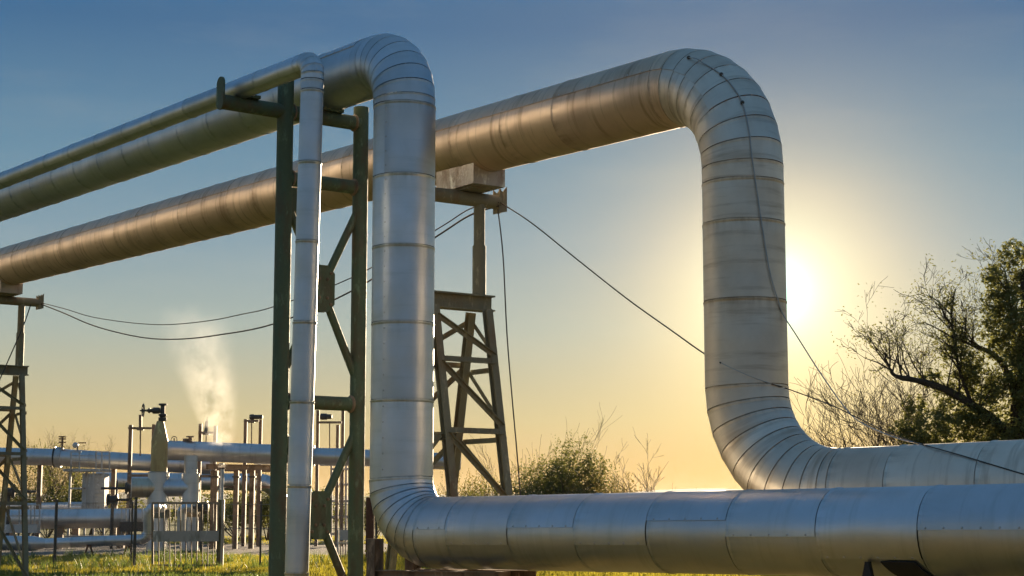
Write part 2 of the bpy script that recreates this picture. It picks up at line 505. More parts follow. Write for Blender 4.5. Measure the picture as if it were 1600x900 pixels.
# ---------------------------------------------------------------- jacketed pipes
def fillet(C, a, b, T, n):
    """points of an arc from C+a*T to C+b*T (a, b unit vectors leaving the corner)"""
    ang = a.angle(b)
    bis = (a + b).normalized()
    cen = C + bis * (T / math.cos(ang / 2))
    s, e = C + a * T - cen, C + b * T - cen
    tot = s.angle(e)
    ax = s.cross(e).normalized()
    return [cen + Matrix.Rotation(tot * k / n, 3, ax) @ s for k in range(n + 1)]
def section(name, p0, p1, n0, n1, ref, r0, r1, lap, mat, parent, nseg=48, lip=0.006, lapstep=0.011, u0=0.0, flip=False):
    """one rolled sheet of the jacket: a bead at its start, a lengthwise lap at angle lap"""
    a = (p1 - p0); L = a.length; a.normalize()
    x = (ref - a * ref.dot(a)).normalized(); y = a.cross(x)
    w = min(0.035, L * 0.3)
    prof = [(0, -0.016), (w * 0.34, -0.016), (w * 0.36, lip), (w * 0.8, lip), (w * 1.05, 0.0), (w * 1.3, 0.0), (L - w * 0.4, 0.0), (L, 0.0)]
    prof = [(t, h) for t, h in prof]
    m = nseg + 1
    vs, uvs, fs = [], [], []
    for t, h in prof:
        q = t / L
        for k in range(m):
            th = lap + 2 * math.pi * k / nseg
            r = r0 * (1 - q) + r1 * q + h + lapstep * (k / nseg - 0.5)
            o = x * (math.cos(th) * r) + y * (math.sin(th) * r)
            # lengthwise position sheared so both ends lie on their mitre planes
            s0 = -o.dot(n0) / a.dot(n0)
            s1 = L - o.dot(n1) / a.dot(n1)
            s = s0 + (s1 - s0) * q if L * 0.4 > t or t == L else s0 + (s1 - s0) * q
            if t < L * 0.4: s = s0 + t
            vs.append(p0 + a * s + o)
            uvs.append((u0 + s, k / nseg * 2 * math.pi * r0 + lap))
    np_ = len(prof)
    for i in range(np_ - 1):
        for k in range(nseg):
            fs.append((i * m + k, i * m + k + 1, (i + 1) * m + k + 1, (i + 1) * m + k))
        fs.append((i * m + nseg, i * m, (i + 1) * m, (i + 1) * m + nseg))     # the lap edge itself
    me = bpy.data.meshes.new(name)
    me.from_pydata([tuple(v) for v in vs], [], fs)
    ul = me.uv_layers.new(name='UVMap')
    u2 = me.uv_layers.new(name='SeamMap')
    for poly in me.polygons:
        for li in poly.loop_indices:
            ul.data[li].uv = uvs[me.loops[li].vertex_index]
            u2.data[li].uv = (prof[me.loops[li].vertex_index // m][0] / max(L, 0.4), 0.0)
    me.update()
    bm = bmesh.new(); bm.from_mesh(me)
    bmesh.ops.recalc_face_normals(bm, faces=bm.faces[:])
    bm.to_mesh(me); bm.free()
    me.polygons.foreach_set('use_smooth', [True] * len(me.polygons))
    me.set_sharp_from_angle(angle=math.radians(35))
    me.materials.append(mat)
    o = bpy.data.objects.new(name, me)
    COL.objects.link(o)
    adopt(o, parent)
    return o
def pipe_run(parent, pts, radii, ref, laps, mat, screws=None, nseg=48, name='cladding_sheet'):
    n = len(pts)
    dirs = [(pts[i + 1] - pts[i]).normalized() for i in range(n - 1)]
    nor = [dirs[0]] + [(dirs[i - 1] + dirs[i]).normalized() for i in range(1, n - 1)] + [dirs[-1]]
    x = ref
    u = 0.0
    rng = random.Random(n)
    for i in range(n - 1):
        x = (x - dirs[i] * x.dot(dirs[i])).normalized()
        L = (pts[i + 1] - pts[i]).length
        lap = laps(i, L) if callable(laps) else laps
        if isinstance(lap, Vector):
            lap = math.atan2(lap.dot(dirs[i].cross(x)), lap.dot(x))
        jig = rng.uniform(-0.002, 0.002) if L > 0.5 else 0
        o = section(name, pts[i], pts[i + 1], nor[i], nor[i + 1], x, radii[i] + jig, radii[i + 1] + jig, lap, mat(i) if callable(mat) else mat, parent, nseg, u0=u, lip=0.006 if L > 0.4 else 0.003)
        if screws and L > 0.45:
            y = dirs[i].cross(x)
            mb = MB()
            k = max(2, int(L / screws))
            for j in range(k):
                t = (j + 0.5) / k * L
                e = x * math.cos(lap - 0.045) + y * math.sin(lap - 0.045)
                c = pts[i] + dirs[i] * t + e * (radii[i] + jig + 0.006)
                mb.lathe(c - e * 0.002, e, [(0, 0.011), (0.004, 0.010), (0.008, 0.005)], 6)
            s = mb.build('screw_row', M['galv'], None, 0)
            s['kind'] = 'stuff'
            adopt(s, o)
        u += L
    return

# --- the nearer big pipe: comes from far left, turns down, runs off low to the right
legA = at(629, 500, 19.8)
def legp(leg, py, px=None):
    return V((leg.x, leg.y, zY(py, leg.y)))
dUpA = V((-0.75, 1.005, 0.0287)).normalized()
dLowA = V((1.046, -1.011, 0.0143)).normalized()
A1, A2 = legp(legA, 88), legp(legA, 833)
T1 = (A1 - legp(legA, 157)).length
T2 = (A2 - legp(legA, 747)).length
DOWN = V((0, 0, -1))
ptsA, radA = [], []
rU, rL = 0.375, 0.405
LA = 30.0
ts = [T1 + 0.16]
while ts[-1] < LA: ts.append(ts[-1] + 0.98)
for t in reversed(ts): ptsA.append(A1 + dUpA * t); radA.append(rU)
arc = fillet(A1, dUpA, DOWN, T1, 7); ptsA += arc; radA += [rU] * len(arc)
for py in (167, 278, 387, 505, 625): ptsA.append(legp(legA, py)); radA.append(rU)
arc = fillet(A2, V((0, 0, 1)), dLowA, T2, 7); ptsA += arc; radA += [rU + (rL - rU) * k / 7 for k in range(8)]
for px in (735, 832, 935, 1048, 1172, 1312, 1470):
    ptsA.append(A2 + dLowA * solve_px(A2, dLowA, px, 0, 14)); radA.append(rL)
dl = (ptsA[-1] - ptsA[-2]).length
for k in range(12): ptsA.append(ptsA[-1] + dLowA * dl); radA.append(rL)
pipeA = thing('insulated_pipe', V((legA.x, legA.y, 0)), 'large bright aluminium-clad pipe in front, turning down and running low along the bottom right', 'pipe', 'large insulated pipelines')
SIDE = V((0.8, 0.6, 0))        # away from the camera side of the upper runs
iA = len(ts) + 7 + 6 + 7
hA0 = V((-abs(dLowA.y), -abs(dLowA.x), 0)).normalized()
LAPLOW = [6, -18, 8, -17, 17, -5, -35, 3, -12, 9]
vU = V((-dUpA.y, dUpA.x, 0)).normalized()
vU = vU if vU.y < 0 else -vU
def lapA(i, L):
    if L < 0.3: return V((0.3, 1, 0.2))
    if i < len(ts): return vU * math.cos(0.5) + V((0, 0, 1)) * math.sin(0.5 + 0.25 * (i % 2))
    if i < iA - 7: return V((-0.55, -0.83, 0))
    f = math.radians(LAPLOW[(i - iA) % len(LAPLOW)])
    return hA0 * math.cos(f) + V((0, 0, 1)) * math.sin(f)
pipe_run(pipeA, ptsA, radA, SIDE, lapA, M['alu'], 0.17, 56)

# --- the farther, thicker pipe with the sun behind its leg
legB = at(1164, 450, 18.28)
dUpB = V((-0.718, 1.004, 0.037)).normalized()
dLowB = dLowA
B1, B2 = legp(legB, 113), legp(legB, 771)
T1 = (B1 - legp(legB, 262)).length
T2 = (B2 - legp(legB, 605)).length
rB = 0.45
ptsB, radB = [], []
ts = [T1]
for px in (904, 822, 743): ts.append(solve_px(B1, dUpB, px, 0, 40))
while ts[-1] < 42: ts.append(ts[-1] + 0.98)
for t in reversed(ts[1:]): ptsB.append(B1 + dUpB * t)
ptsB += fillet(B1, dUpB, DOWN, T1, 9)
for py in (287, 350, 471): ptsB.append(legp(legB, py))
ptsB += fillet(B2, V((0, 0, 1)), dLowB, T2, 9)
t0 = (ptsB[-1] - B2).length
ptsB.append(B2 + dLowB * (t0 + 0.12))
for px in (1416, 1558): ptsB.append(B2 + dLowB * solve_px(B2, dLowB, px, 0, 14))
dl = 1.0
for k in range(15): ptsB.append(ptsB[-1] + dLowB * dl)
radB = [rB] * len(ptsB)
pipeB = thing('insulated_pipe', V((legB.x, legB.y, 0)), 'thickest weathered pipe with a rounded high bend, its leg standing in front of the sun', 'pipe', 'large insulated pipelines')
nUpB = len(ts) - 1
def lapB(i, L):
    if i < nUpB + 6: return vU * math.cos(0.36) + V((0, 0, 1)) * math.sin(0.36)
    if L < 0.3: return V((0.3, 1, 0.2))
    if i > len(ptsB) - 18: return hA0 * math.cos(0.1) - V((0, 0, 1)) * math.sin(0.9)
    return V((0.2, 1, 0))
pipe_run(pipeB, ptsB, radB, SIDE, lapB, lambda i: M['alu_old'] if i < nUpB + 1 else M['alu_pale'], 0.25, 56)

# --- the thin pipe in front of the frame
Sd = V((-0.75, 1.005, 0.0287)).normalized()
sTop = at(485, 200, 19.3); S1 = V((sTop.x + 0.02, sTop.y, zY(96, sTop.y)))
sBot = V((0, sTop.y, zY(893, sTop.y))); sBot.x = (464 - 800) / F * ((sBot.y) * CP + (sBot.z - EYE) * SP)
sdn = (sBot - S1).normalized()
rS = 0.132
ptsS = []
T = 0.15
ts = [T + 0.12]
while ts[-1] < 30: ts.append(ts[-1] + 0.98)
for t in reversed(ts): ptsS.append(S1 + Sd * t)
ptsS += fillet(S1, Sd, sdn, T, 4)
for py in (125, 141, 253, 376, 502, 626, 757, 893):
    z = zY(py, sTop.y); ptsS.append(S1 + sdn * ((z - S1.z) / sdn.z))
ptsS.append(S1 + sdn * ((-0.15 - S1.z) / sdn.z))
pipeS = thing('insulated_pipe', V((sBot.x, sBot.y, 0)), 'slim silver pipe running over the green frame and straight down in front of it', 'pipe')
pipe_run(pipeS, ptsS, [rS] * len(ptsS), SIDE, 3.9, M['alu'], None, 32)

# ---------------------------------------------------------------- green pipe frame
def axis_pt(C, D, px): return C + D * solve_px(C, D, px, 0, 60)
PA = axis_pt(A1, dUpA, 516)
v = V((-dUpA.y, dUpA.x, 0)).normalized()
if v.x < 0: v = -v
zBeam = PA.z - rU - 0.105
def sv(P, px, z): return solve_px(V((P.x, P.y, z)), v, px, -6, 6)
sl_, sr_ = sv(PA, 446, zBeam), sv(PA, 564, zBeam)
def fp(s, z): return V((PA.x, PA.y, 0)) + v * s + V((0, 0, z))
frame = thing('support_portal', fp((sl_ + sr_) / 2, 0), 'dark green mossy two-post steel frame carrying the two upper left pipes', 'pipe frame')
Yl, Yr = fp(sl_, 0).y, fp(sr_, 0).y
MB().tube(fp(sl_, -0.2), fp(sl_, zY(122, Yl)), 0.105, None, 20).build('post', M['green'], frame)
MB().tube(fp(sr_, -0.2), fp(sr_, zBeam + 0.22), 0.10, None, 20).build('post', M['green'], frame)
sc_ = sv(PA, 346, zBeam)
cb = MB().tube(fp(sc_, zBeam), fp(sr_ + 0.02, zBeam), 0.095, None, 18).build('crossbeam', M['green'], frame)
# stadium-shaped end plate of the top beam
ol = []
for k in range(20):
    a = 2 * math.pi * k / 20
    ol.append(fp(sc_ - 0.012, zBeam + 0.03) + dUpA.cross(V((0, 0, 1))).cross(V((0, 0, 1))).normalized() * 0.095 * math.cos(a) + V((0, 0, 0.095 * math.sin(a) + (0.19 if math.sin(a) > 0 else -0.04))))
adopt(MB().prism(ol, v, 0.025).build('end_plate', M['green']), cb)
zb = [zY(294, Yr), zY(632, Yr)]
for z in zb: MB().tube(fp(sl_, z), fp(sr_, z), 0.09, None, 18).build('crossbeam', M['green'], frame)
for z in zb + [zBeam]:
    for s_, sg in ((sl_, 1), (sr_, -1)):
        MB().lathe(fp(s_ + sg * 0.095, z), v * sg, [(0, 0.112), (0.012, 0.115), (0.03, 0.095)], 18).build('weld_collar', M['brown'], frame)
for s_ in (sl_, sr_):
    MB().bar(fp(s_, -0.05), fp(s_, 0.04), 0.5, 0.5, v).build('base_plate', M['brown'], frame)
# pipe shoes on the top beam
for P, r, w in ((PA, rU, 0.3), (None, rS, 0.16)):
    if P is None:
        s = sv(PA, 392, zBeam); c = fp(s, zBeam)
    else: c = fp(0, zBeam)
    MB().bar(c + V((0, 0, 0.085)), c + V((0, 0, 0.085 + 0.04)), w, 0.22, dUpA).build('pipe_shoe', M['green'], frame)
def xbrace(znode, sn, ztop, zbot):
    for s, z in ((sr_, ztop), (sr_, zbot), (sl_, ztop), (sl_, zbot)):
        e, c = fp(s, z), fp(sn, znode)
        d = (c - e).normalized()
        off = -dUpA * 0.02
        MB().tube(e + d * 0.05, c - d * 0.16, 0.052, None, 12).build('brace', M['green'], frame)
    w, h, k = 0.17, 0.30, 0.10
    o = [(-w, -h + k), (-w + k, -h), (w - k, -h), (w, -h + k), (w, h - k), (w - k, h), (-w + k, h), (-w, h - k)]
    for side in (-1, 1):
        q = [fp(sn + a, znode + b) + dUpA * 0.045 * side for a, b in o]
        gp = MB().prism(q, dUpA, 0.018).build('gusset_plate', M['green'], frame)
        bm_ = MB()
        for a, b in ((-0.11, 0.2), (0.11, 0.2), (-0.06, 0.12), (0.06, 0.12), (-0.06, -0.12), (0.06, -0.12), (-0.11, -0.2), (0.11, -0.2)):
            bm_.lathe(fp(sn + a, znode + b) + dUpA * 0.054 * side, dUpA * side, [(0, 0.022), (0.016, 0.022), (0.017, 0.012), (0.03, 0.012)], 6)
        bo = bm_.build('bolt_group', M['brown'], None, 0); bo['kind'] = 'stuff'; adopt(bo, gp)
sn = sv(PA, 506, zY(450, (Yl + Yr) / 2)) if False else (sl_ + sr_) / 2
xbrace(zY(451, (Yl + Yr) / 2), sn, zY(322, Yr), zY(600, Yr))
xbrace(zY(805, (Yl + Yr) / 2), sn, zY(668, Yr), max(0.1, zY(950, Yr)))
# small bracket under the middle beam on the left post
MB().bar(fp(sl_ + 0.1, zb[0] - 0.12), fp(sl_ + 0.1, zb[0] - 0.42), 0.12, 0.10, dUpA).build('bracket', M['green'], frame)

# ---------------------------------------------------------------- braced trestles under the thick pipe
vB = V((-dUpB.y, dUpB.x, 0)).normalized()
if vB.x < 0: vB = -vB
uB = -V((dUpB.x, dUpB.y, 0)).normalized()          # along the pipe, towards the camera
def trestle(px_axis, px_col, px_end, py_ib, label):
    P = axis_pt(B1, dUpB, px_axis)
    g = lambda s, u, z: V((P.x, P.y, 0)) + vB * s + uB * u + V((0, 0, z))
    ss = lambda px, z: solve_px(V((P.x, P.y, z)), vB, px, -6, 6)
    z1 = P.z - rB - 0.10
    hs = 0.20
    zbm = P.z - rB - hs - 0.12
    s2 = ss(px_col, zbm); s1 = s2 - 0.86; se = ss(px_end, zbm)
    t = thing('pipe_trestle', g((s1 + s2) / 2, 0, 0), label, 'trestle', 'braced steel trestles under the thick pipe')
    # sheet-metal saddle box hugging the pipe
    mb = MB()
    L, W = 0.46, 0.26
    n = 10
    for u in (-L, L):
        ring = [g(-W, u, zbm + 0.12), g(W, u, zbm + 0.12), g(W, u, P.z - math.sqrt(rB**2 - W**2) + 0.02)]
        ring += [g(W - 2 * W * k / n, u, P.z - math.sqrt(rB**2 - (W - 2 * W * k / n)**2) + 0.012) for k in range(1, n)]
        ring += [g(-W, u, P.z - math.sqrt(rB**2 - W**2) + 0.02)]
        base = len(mb.v); mb.v += [tuple(p) for p in ring]
        mb.f.append(tuple(range(base, base + len(ring))))
    k = len(ring)
    mb.f += [(i, (i + 1) % k, k + (i + 1) % k, k + i) for i in range(k)]
    mb.build('saddle_box', M['saddle'], t)
    MB().bar(g(-0.02, -0.3, zbm + 0.105), g(-0.02, 0.3, zbm + 0.105), 0.36, 0.03, (0, 0, 1)).build('bearing_plate', M['trestle'], t)
    cb = MB().tube(g(s1 - 0.35, 0, zbm), g(se, 0, zbm), 0.098, None, 18).build('crossbeam', M['trestle'], t)
    for du in (-0.07, 0.07):
        q = [g(se - 0.03, du, zbm - 0.16), g(se + 0.10, du, zbm - 0.13), g(se + 0.10, du, zbm + 0.22), g(se + 0.03, du, zbm + 0.14), g(se - 0.03, du, zbm + 0.18)]
        adopt(MB().prism(q, uB, 0.016).build('end_plate', M['trestle']), cb)
    zi = zY(py_ib, g(s2, 0, 0).y)
    zs = zi + 0.12 + (zbm - zi) * 0.47
    for s in (s1, s2):
        c = MB().tube(g(s, 0, zi + 0.11), g(s, 0, zs), 0.093, None, 16).tube(g(s, 0, zs), g(s, 0, zbm - 0.06), 0.077, None, 16)
        c.build('column', M['trestle'], t)
    MB().ibeam(g(s1 - 0.2, 0, zi), g(s2 + 0.2, 0, zi), 0.2, 0.22, 0.022).build('head_beam', M['trestle'], t)
    H = zi - 0.11
    a0, a1 = 0.20, 1.02
    off = lambda z: a0 + (a1 - a0) * (H - z) / H
    for s in (s1, s2):
        for sg in (-1, 1):
            MB().ibeam(g(s, sg * a1, -0.1), g(s, sg * a0, H), 0.105, 0.105, 0.012, uB).build('leg', M['trestle'], t)
    zt = [H * 0.985, H * 0.835, H * 0.615, H * 0.38, 0.08]
    for z in zt[1:4]:
        for sg in (-1, 1):
            MB().angle(g(s1, sg * (off(z) + 0.066), z), g(s2, sg * (off(z) + 0.066), z), 0.075, 0.011, (0, 0, 1)).build('horizontal_brace', M['trestle'], t)
        for s, d in ((s1, -0.066), (s2, 0.066)):
            MB().angle(g(s + d, -off(z), z - 0.10), g(s + d, off(z), z - 0.10), 0.07, 0.011, (0, 0, 1)).build('horizontal_brace', M['trestle'], t)
    for za, zb_ in zip(zt[:-1], zt[1:]):
        z0, z1_ = za - 0.07, zb_ + 0.07
        for sg, (sa, sb) in ((1, (s1, s2)), (-1, (s2, s1))):
            MB().angle(g(sa, sg * (off(z0) + 0.07), z0), g(sb, sg * (off(z1_) + 0.07), z1_), 0.062, 0.010, uB).build('diagonal_brace', M['trestle'], t)
        for s, d in ((s1, -0.07), (s2, 0.07)):
            sgn = 1 if s == s1 else -1
            MB().angle(g(s + d, sgn * off(z0), z0), g(s + d, -sgn * off(z1_), z1_), 0.058, 0.010, vB).build('diagonal_brace', M['trestle'], t)
    for s in (s1, s2):
        for sg in (-1, 1):
            MB().bar(g(s, sg * a1, -0.05), g(s, sg * a1, 0.10), 0.45, 0.45, uB).build('footing', M['gravel'], t)
    return g(se, 0, zbm), g(s2, 0, zbm), g
end1, col1, g1 = trestle(735, 749, 778, 474, 'braced steel trestle under the thick pipe, right behind the silver vertical pipe')
end2, col2, g2 = trestle(9, 34, 60, 579, 'braced steel trestle under the thick pipe at the far left edge')

# ---------------------------------------------------------------- low pipe supports
hA = V((dLowA.y, -dLowA.x, 0)).normalized()          # horizontal, across the low run
if hA.y > 0: hA = -hA                                  # towards the camera
def lowA(px): return A2 + dLowA * solve_px(A2, dLowA, px, -3, 14)
zu = lambda p: p.z - rL - 0.075
pa, pb = lowA(612), lowA(808)
sup = thing('pipe_support', V((pa.x, pa.y, 0)), 'rusty brown steel support frame under the lower bend of the front pipe', 'pipe support')
for k, s in enumerate((-0.30, 0.30)):
    q0, q1 = pa - hA * s, pb - hA * s
    MB().ibeam(V((q0.x, q0.y, zu(pa))), V((q1.x, q1.y, zu(pb) + 0.01)), 0.10, 0.12, 0.012).build('rail', M['brown'], sup)
    for p, e in ((q0 + dLowA * 0.05, 0), (q1 - dLowA * 0.3, 1)):
        MB().ibeam(V((p.x, p.y, -0.1)), V((p.x, p.y, zu(pa) + (0.42 if e == 0 else -0.062))), 0.14, 0.14, 0.014, hA).build('post', M['brown'], sup)
    p = q0 + dLowA * 0.10
    MB().angle(V((p.x, p.y, zu(pa) - 0.45)), V((p.x, p.y, zu(pa) - 0.06)) + dLowA * 0.5, 0.06, 0.01, hA).build('knee_brace', M['brown'], sup)
for p in (pa + dLowA * 0.5, (pa + pb) / 2, pb - dLowA * 0.4):
    MB().bar(V((p.x, p.y, zu(p) + 0.005)) - hA * 0.26, V((p.x, p.y, zu(p) + 0.005)) + hA * 0.26, 0.1, 0.10, (0, 0, 1)).build('cross_member', M['brown'], sup)

pc = lowA(1432)
clamp = thing('pipe_saddle', V((pc.x, pc.y, 0)), 'black saddle strap and hanger lug under the front pipe at bottom right', 'pipe saddle')
mb = MB()
n, w = 16, 0.17
for j in (0, 1):
    for i in range(n + 1):
        f = math.radians(37 + 108 * i / n)
        for sgn in (-1, 1):
            c = pc + dLowA * (sgn * w + 0.30 * (i / n) * 1.0)
            mb.v.append(tuple(c + (hA * math.cos(f) - V((0, 0, 1)) * math.sin(f)) * (rL + 0.008 + 0.012 * j)))
m_ = 2 * (n + 1)
for i in range(n):
    mb.f.append((2 * i, 2 * i + 1, 2 * i + 3, 2 * i + 2)); mb.f.append((m_ + 2 * i, m_ + 2 * i + 2, m_ + 2 * i + 3, m_ + 2 * i + 1))
    mb.f.append((2 * i, 2 * i + 2, m_ + 2 * i + 2, m_ + 2 * i)); mb.f.append((2 * i + 1, m_ + 2 * i + 1, m_ + 2 * i + 3, 2 * i + 3))
mb.f += [(0, m_, m_ + 1, 1), (2 * n, 2 * n + 1, m_ + 2 * n + 1, m_ + 2 * n)]
mb.build('strap', M['black'], clamp)
f = math.radians(40)
pl = lowA(1384)
lp = pl + (hA * math.cos(f) - V((0, 0, 1)) * math.sin(f)) * (rL + 0.035)
q = [lp + V((0, 0, 0.03)), lp + dLowA * 0.035 + V((0, 0, 0.03)), lp + dLowA * 0.06 - V((0, 0, 0.09)), lp + dLowA * 0.075 - V((0, 0, 0.30)), lp - dLowA * 0.03 - V((0, 0, 0.30)), lp - dLowA * 0.03 - V((0, 0, 0.10))]
MB().prism(q, hA, 0.05).build('lug', M['black'], clamp)
MB().lathe(lp + dLowA * 0.03 - V((0, 0, 0.14)) + hA * 0.02, hA, [(0, 0.028), (0.03, 0.028), (0.032, 0.018), (0.05, 0.018)], 6).build('bolt', M['galv'], clamp, 0)
MB().tube(V((pc.x, pc.y, -0.1)) + dLowA * 0.3, V((pc.x, pc.y, pc.z - rL - 0.015)) + dLowA * 0.3, 0.09, None, 14).build('post', M['brown'], clamp)

# ---------------------------------------------------------------- cables
def smooth_pts(pts, k=6):
    out = []
    for i in range(len(pts) - 1):
        p0, p1, p2, p3 = pts[max(i - 1, 0)], pts[i], pts[i + 1], pts[min(i + 2, len(pts) - 1)]
        for j in range(k):
            t = j / k
            out.append(0.5 * (2 * p1 + (p2 - p0) * t + (2 * p0 - 5 * p1 + 4 * p2 - p3) * t * t + (3 * p1 - p0 - 3 * p2 + p3) * t ** 3))
    return out + [pts[-1]]
def cable(pts, r, label, mat='cable', name='cable', group='cables strung along the pipes'):
    o = MB().path(smooth_pts(pts), r, 6).build(name, M[mat], None, 60)
    return tag(o, label, 'cable', group)
def hit(px, py, pts, r):
    """first point of a jacketed pipe seen at a picture position"""
    o, d = V((0, 0, EYE)), ray(px, py)
    best = None
    for a, b in zip(pts[:-1], pts[1:]):
        ax = (b - a); L = ax.length; ax.normalize()
        m, dd = o - a, d - ax * d.dot(ax)
        mm = m - ax * m.dot(ax)
        A_, B_, C_ = dd.dot(dd), 2 * dd.dot(mm), mm.dot(mm) - r * r
        q = B_ * B_ - 4 * A_ * C_
        if q < 0: continue
        t = (-B_ - math.sqrt(q)) / (2 * A_)
        s = (o + d * t - a).dot(ax)
        if -0.1 <= s <= L + 0.1 and (best is None or t < best): best = t
    return None if best is None else o + d * best
def span(e0, e1, lst):
    out = [e0]
    D = e1 - e0
    for px, py in lst:
        p = e0 + D * solve_px(e0, D, px, 0, 1)
        out.append(V((p.x, p.y, zY(py, p.y))))
    return out + [e1]
e1, e2 = end1 - vB * 0.06 + V((0, 0, -0.02)) + uB * 0.1, end2 + vB * 0.04 + uB * 0.05
cable(span(e2, e1, [(100, 482), (140, 494), (180, 501), (225, 506), (270, 507), (330, 501), (380, 491), (430, 479), (550, 434), (680, 360), (735, 326)]), 0.009, 'upper of the two thin cables sagging between the two trestles')
cable(span(e2 + V((0, 0, -0.03)), e1 + V((0, 0, -0.05)), [(100, 489), (140, 506), (180, 518), (230, 528), (280, 530), (340, 524), (430, 506), (550, 455), (680, 371), (735, 336)]), 0.013, 'lower, thicker of the two cables sagging between the two trestles')
cable([end1 + V((0, 0, -0.1)), at(786, 400, 22.4), at(792, 520, 22.3), at(800, 620, 22.2), at(809, 722, 22.1), at(819, 850, 22.0), at(826, 960, 21.9)], 0.009, 'thin dark cable hanging straight down from the end of the near trestle beam')
p0 = at(48, 476, 36.5)
cable([p0, at(36, 510, 36.4), at(12, 565, 36.2), at(-30, 660, 36)], 0.013, 'short stay cable at the top of the left edge trestle')
o1 = end1 + V((0, 0, 0.02))
hk = hit(1126, 567, ptsB, rB + 0.010)
c1 = cable([o1, at(830, 348, 22.0), at(900, 404, 21.2), at(980, 467, 20.2), at(1050, 517, 19.2), at(1095, 549, 18.5), hk], 0.0085, 'thin cable slanting from the near trestle down to the sunlit leg')
m_ = [p for p in (hit(px, py, ptsB, rB + 0.007) for px, py in ((1128, 568), (1145, 576), (1165, 585), (1186, 593), (1204, 599))) if p]
cable(m_, 0.004, 'faint cable lying against the lower front of the sunlit leg', 'cable_pale')
a_ = [p for p in (hit(px, py, ptsB, rB + 0.012) for px, py in ((1206, 600), (1220, 604), (1229, 607))) if p]
b_ = [p for p in (hit(px, py, ptsB, rB + 0.012) for px, py in ((1450, 697), (1500, 711), (1550, 726), (1600, 741), (1640, 752))) if p]
cable(a_ + [at(1270, 622, 17.6), at(1310, 638, 17.4), at(1330, 648, 17.3), at(1380, 672, 17.1), at(1420, 688, 16.9)] + b_, 0.006, 'thin cable from the foot of the sunlit leg along the low rear pipe')
top = []
for px in (690, 760, 840, 920, 1000):
    p = axis_pt(B1, dUpB, px); top.append(p + V((0, 0, rB + 0.016)) + vB * 0.02)
elb = [hit(px, py, ptsB, rB + 0.016) for px, py in ((1076, 90), (1100, 99), (1127, 116), (1145, 135), (1160, 160), (1170, 200), (1175, 245), (1183, 300), (1192, 360), (1203, 425), (1216, 470), (1224, 492))]
elb = [p for p in elb if p]
cab = cable(top + elb + [at(1245, 525, 17.9), at(1280, 580, 17.6), at(1318, 634, 17.4), at(1345, 660, 17.2), at(1400, 684, 16.9), at(1440, 694, 16.75)], 0.007, 'pale cable clipped over the high bend and down the sunlit leg', 'cable_pale')
for px, py in ((1076, 90), (1127, 116), (1160, 160)):
    c = hit(px, py, ptsB, rB + 0.012)
    e = (c - B1).normalized()
    adopt(MB().lathe(c - ray(px, py) * 0.0, -ray(px, py).normalized(), [(0, 0.024), (0.012, 0.02), (0.02, 0.012)], 8).build('cable_clip', M['dark']), cab)

# ---------------------------------------------------------------- geothermal plant in the background (left)
def pp(D): return D / F                     # metres per picture pixel at depth D
def gnd(px, D):
    p = at(px, 800, D); return V((p.x, p.y, gz(p.x, p.y)))
def run(parent, pts, rpx, D, mat='alu_far', nseg=28, sheet=None):
    """jacketed pipe through picture points, split into sheets"""
    P = [at(*q[:2], q[2] if len(q) > 2 else D) for q in pts]
    out = [P[0]]
    for a, b in zip(P[:-1], P[1:]):
        k = max(1, round((b - a).length / sheet)) if sheet else 1
        out += [a + (b - a) * (j + 1) / k for j in range(k)]
    rr = rpx if isinstance(rpx, (int, float)) else None
    d0 = out[1] - out[0]
    ref = basis(d0)[0] if abs(d0.normalized().z) < 0.9 else V((0, -1, 0))
    pipe_run(parent, out, [rr * pp(D)] * len(out), ref, 2.2, M[mat], None, nseg)
def elbow(c, a, b, T, n, D):
    """picture-space corner replaced by an arc of points (returned as world points)"""
    C = at(*c, D); A_ = (at(*a, D) - C).normalized(); B_ = (at(*b, D) - C).normalized()
    return fillet(C, A_, B_, T * pp(D), n)
def runw(parent, P, rpx, D, mat='alu_far', nseg=24):
    d0 = P[1] - P[0]
    ref = basis(d0)[0] if abs(d0.normalized().z) < 0.9 else V((0, -1, 0))
    pipe_run(parent, P, [rpx * pp(D)] * len(P), ref, 2.2, M[mat], None, nseg)
def ring(parent, c, axis, r, w, mat, name='flange'):
    return MB().lathe(V(c) - V(axis).normalized() * w / 2, axis, [(0, r * 0.98), (w * 0.1, r), (w * 0.9, r), (w, r * 0.98)], 28).build(name, M[mat], parent)
X = V((1, 0, 0)); Y_ = V((0, 1, 0)); Z = V((0, 0, 1))
def stand(parent, px, D, ztop, w=0.12, mat='brown', name='support'):
    g = gnd(px, D)
    MB().bar(g - Z * 0.1, V((g.x, g.y, ztop)), w, w, Y_).build(name, M[mat], parent)

# long rear pipe at shoulder height of the plant
D = 78
t = thing('plant_pipe', gnd(60, D), 'long silver pipe with a joint ring, passing behind the brown cone vessel', 'pipe', 'silver pipes of the plant')
run(t, [(-60, 711), (92, 714.5), (236, 723), (330, 728)], 13.2, D, sheet=1.25)
ring(t, at(92, 714.5, D), at(120, 716, D) - at(60, 713.5, D), 16 * pp(D), 0.28, 'galv', 'joint_ring')
ring(t, at(86, 714.2, D), X, 16.6 * pp(D), 0.05, 'dark', 'joint_ring')
for px in (-10, 60, 176): stand(t, px, D, at(px, 722, D).z, 0.2)
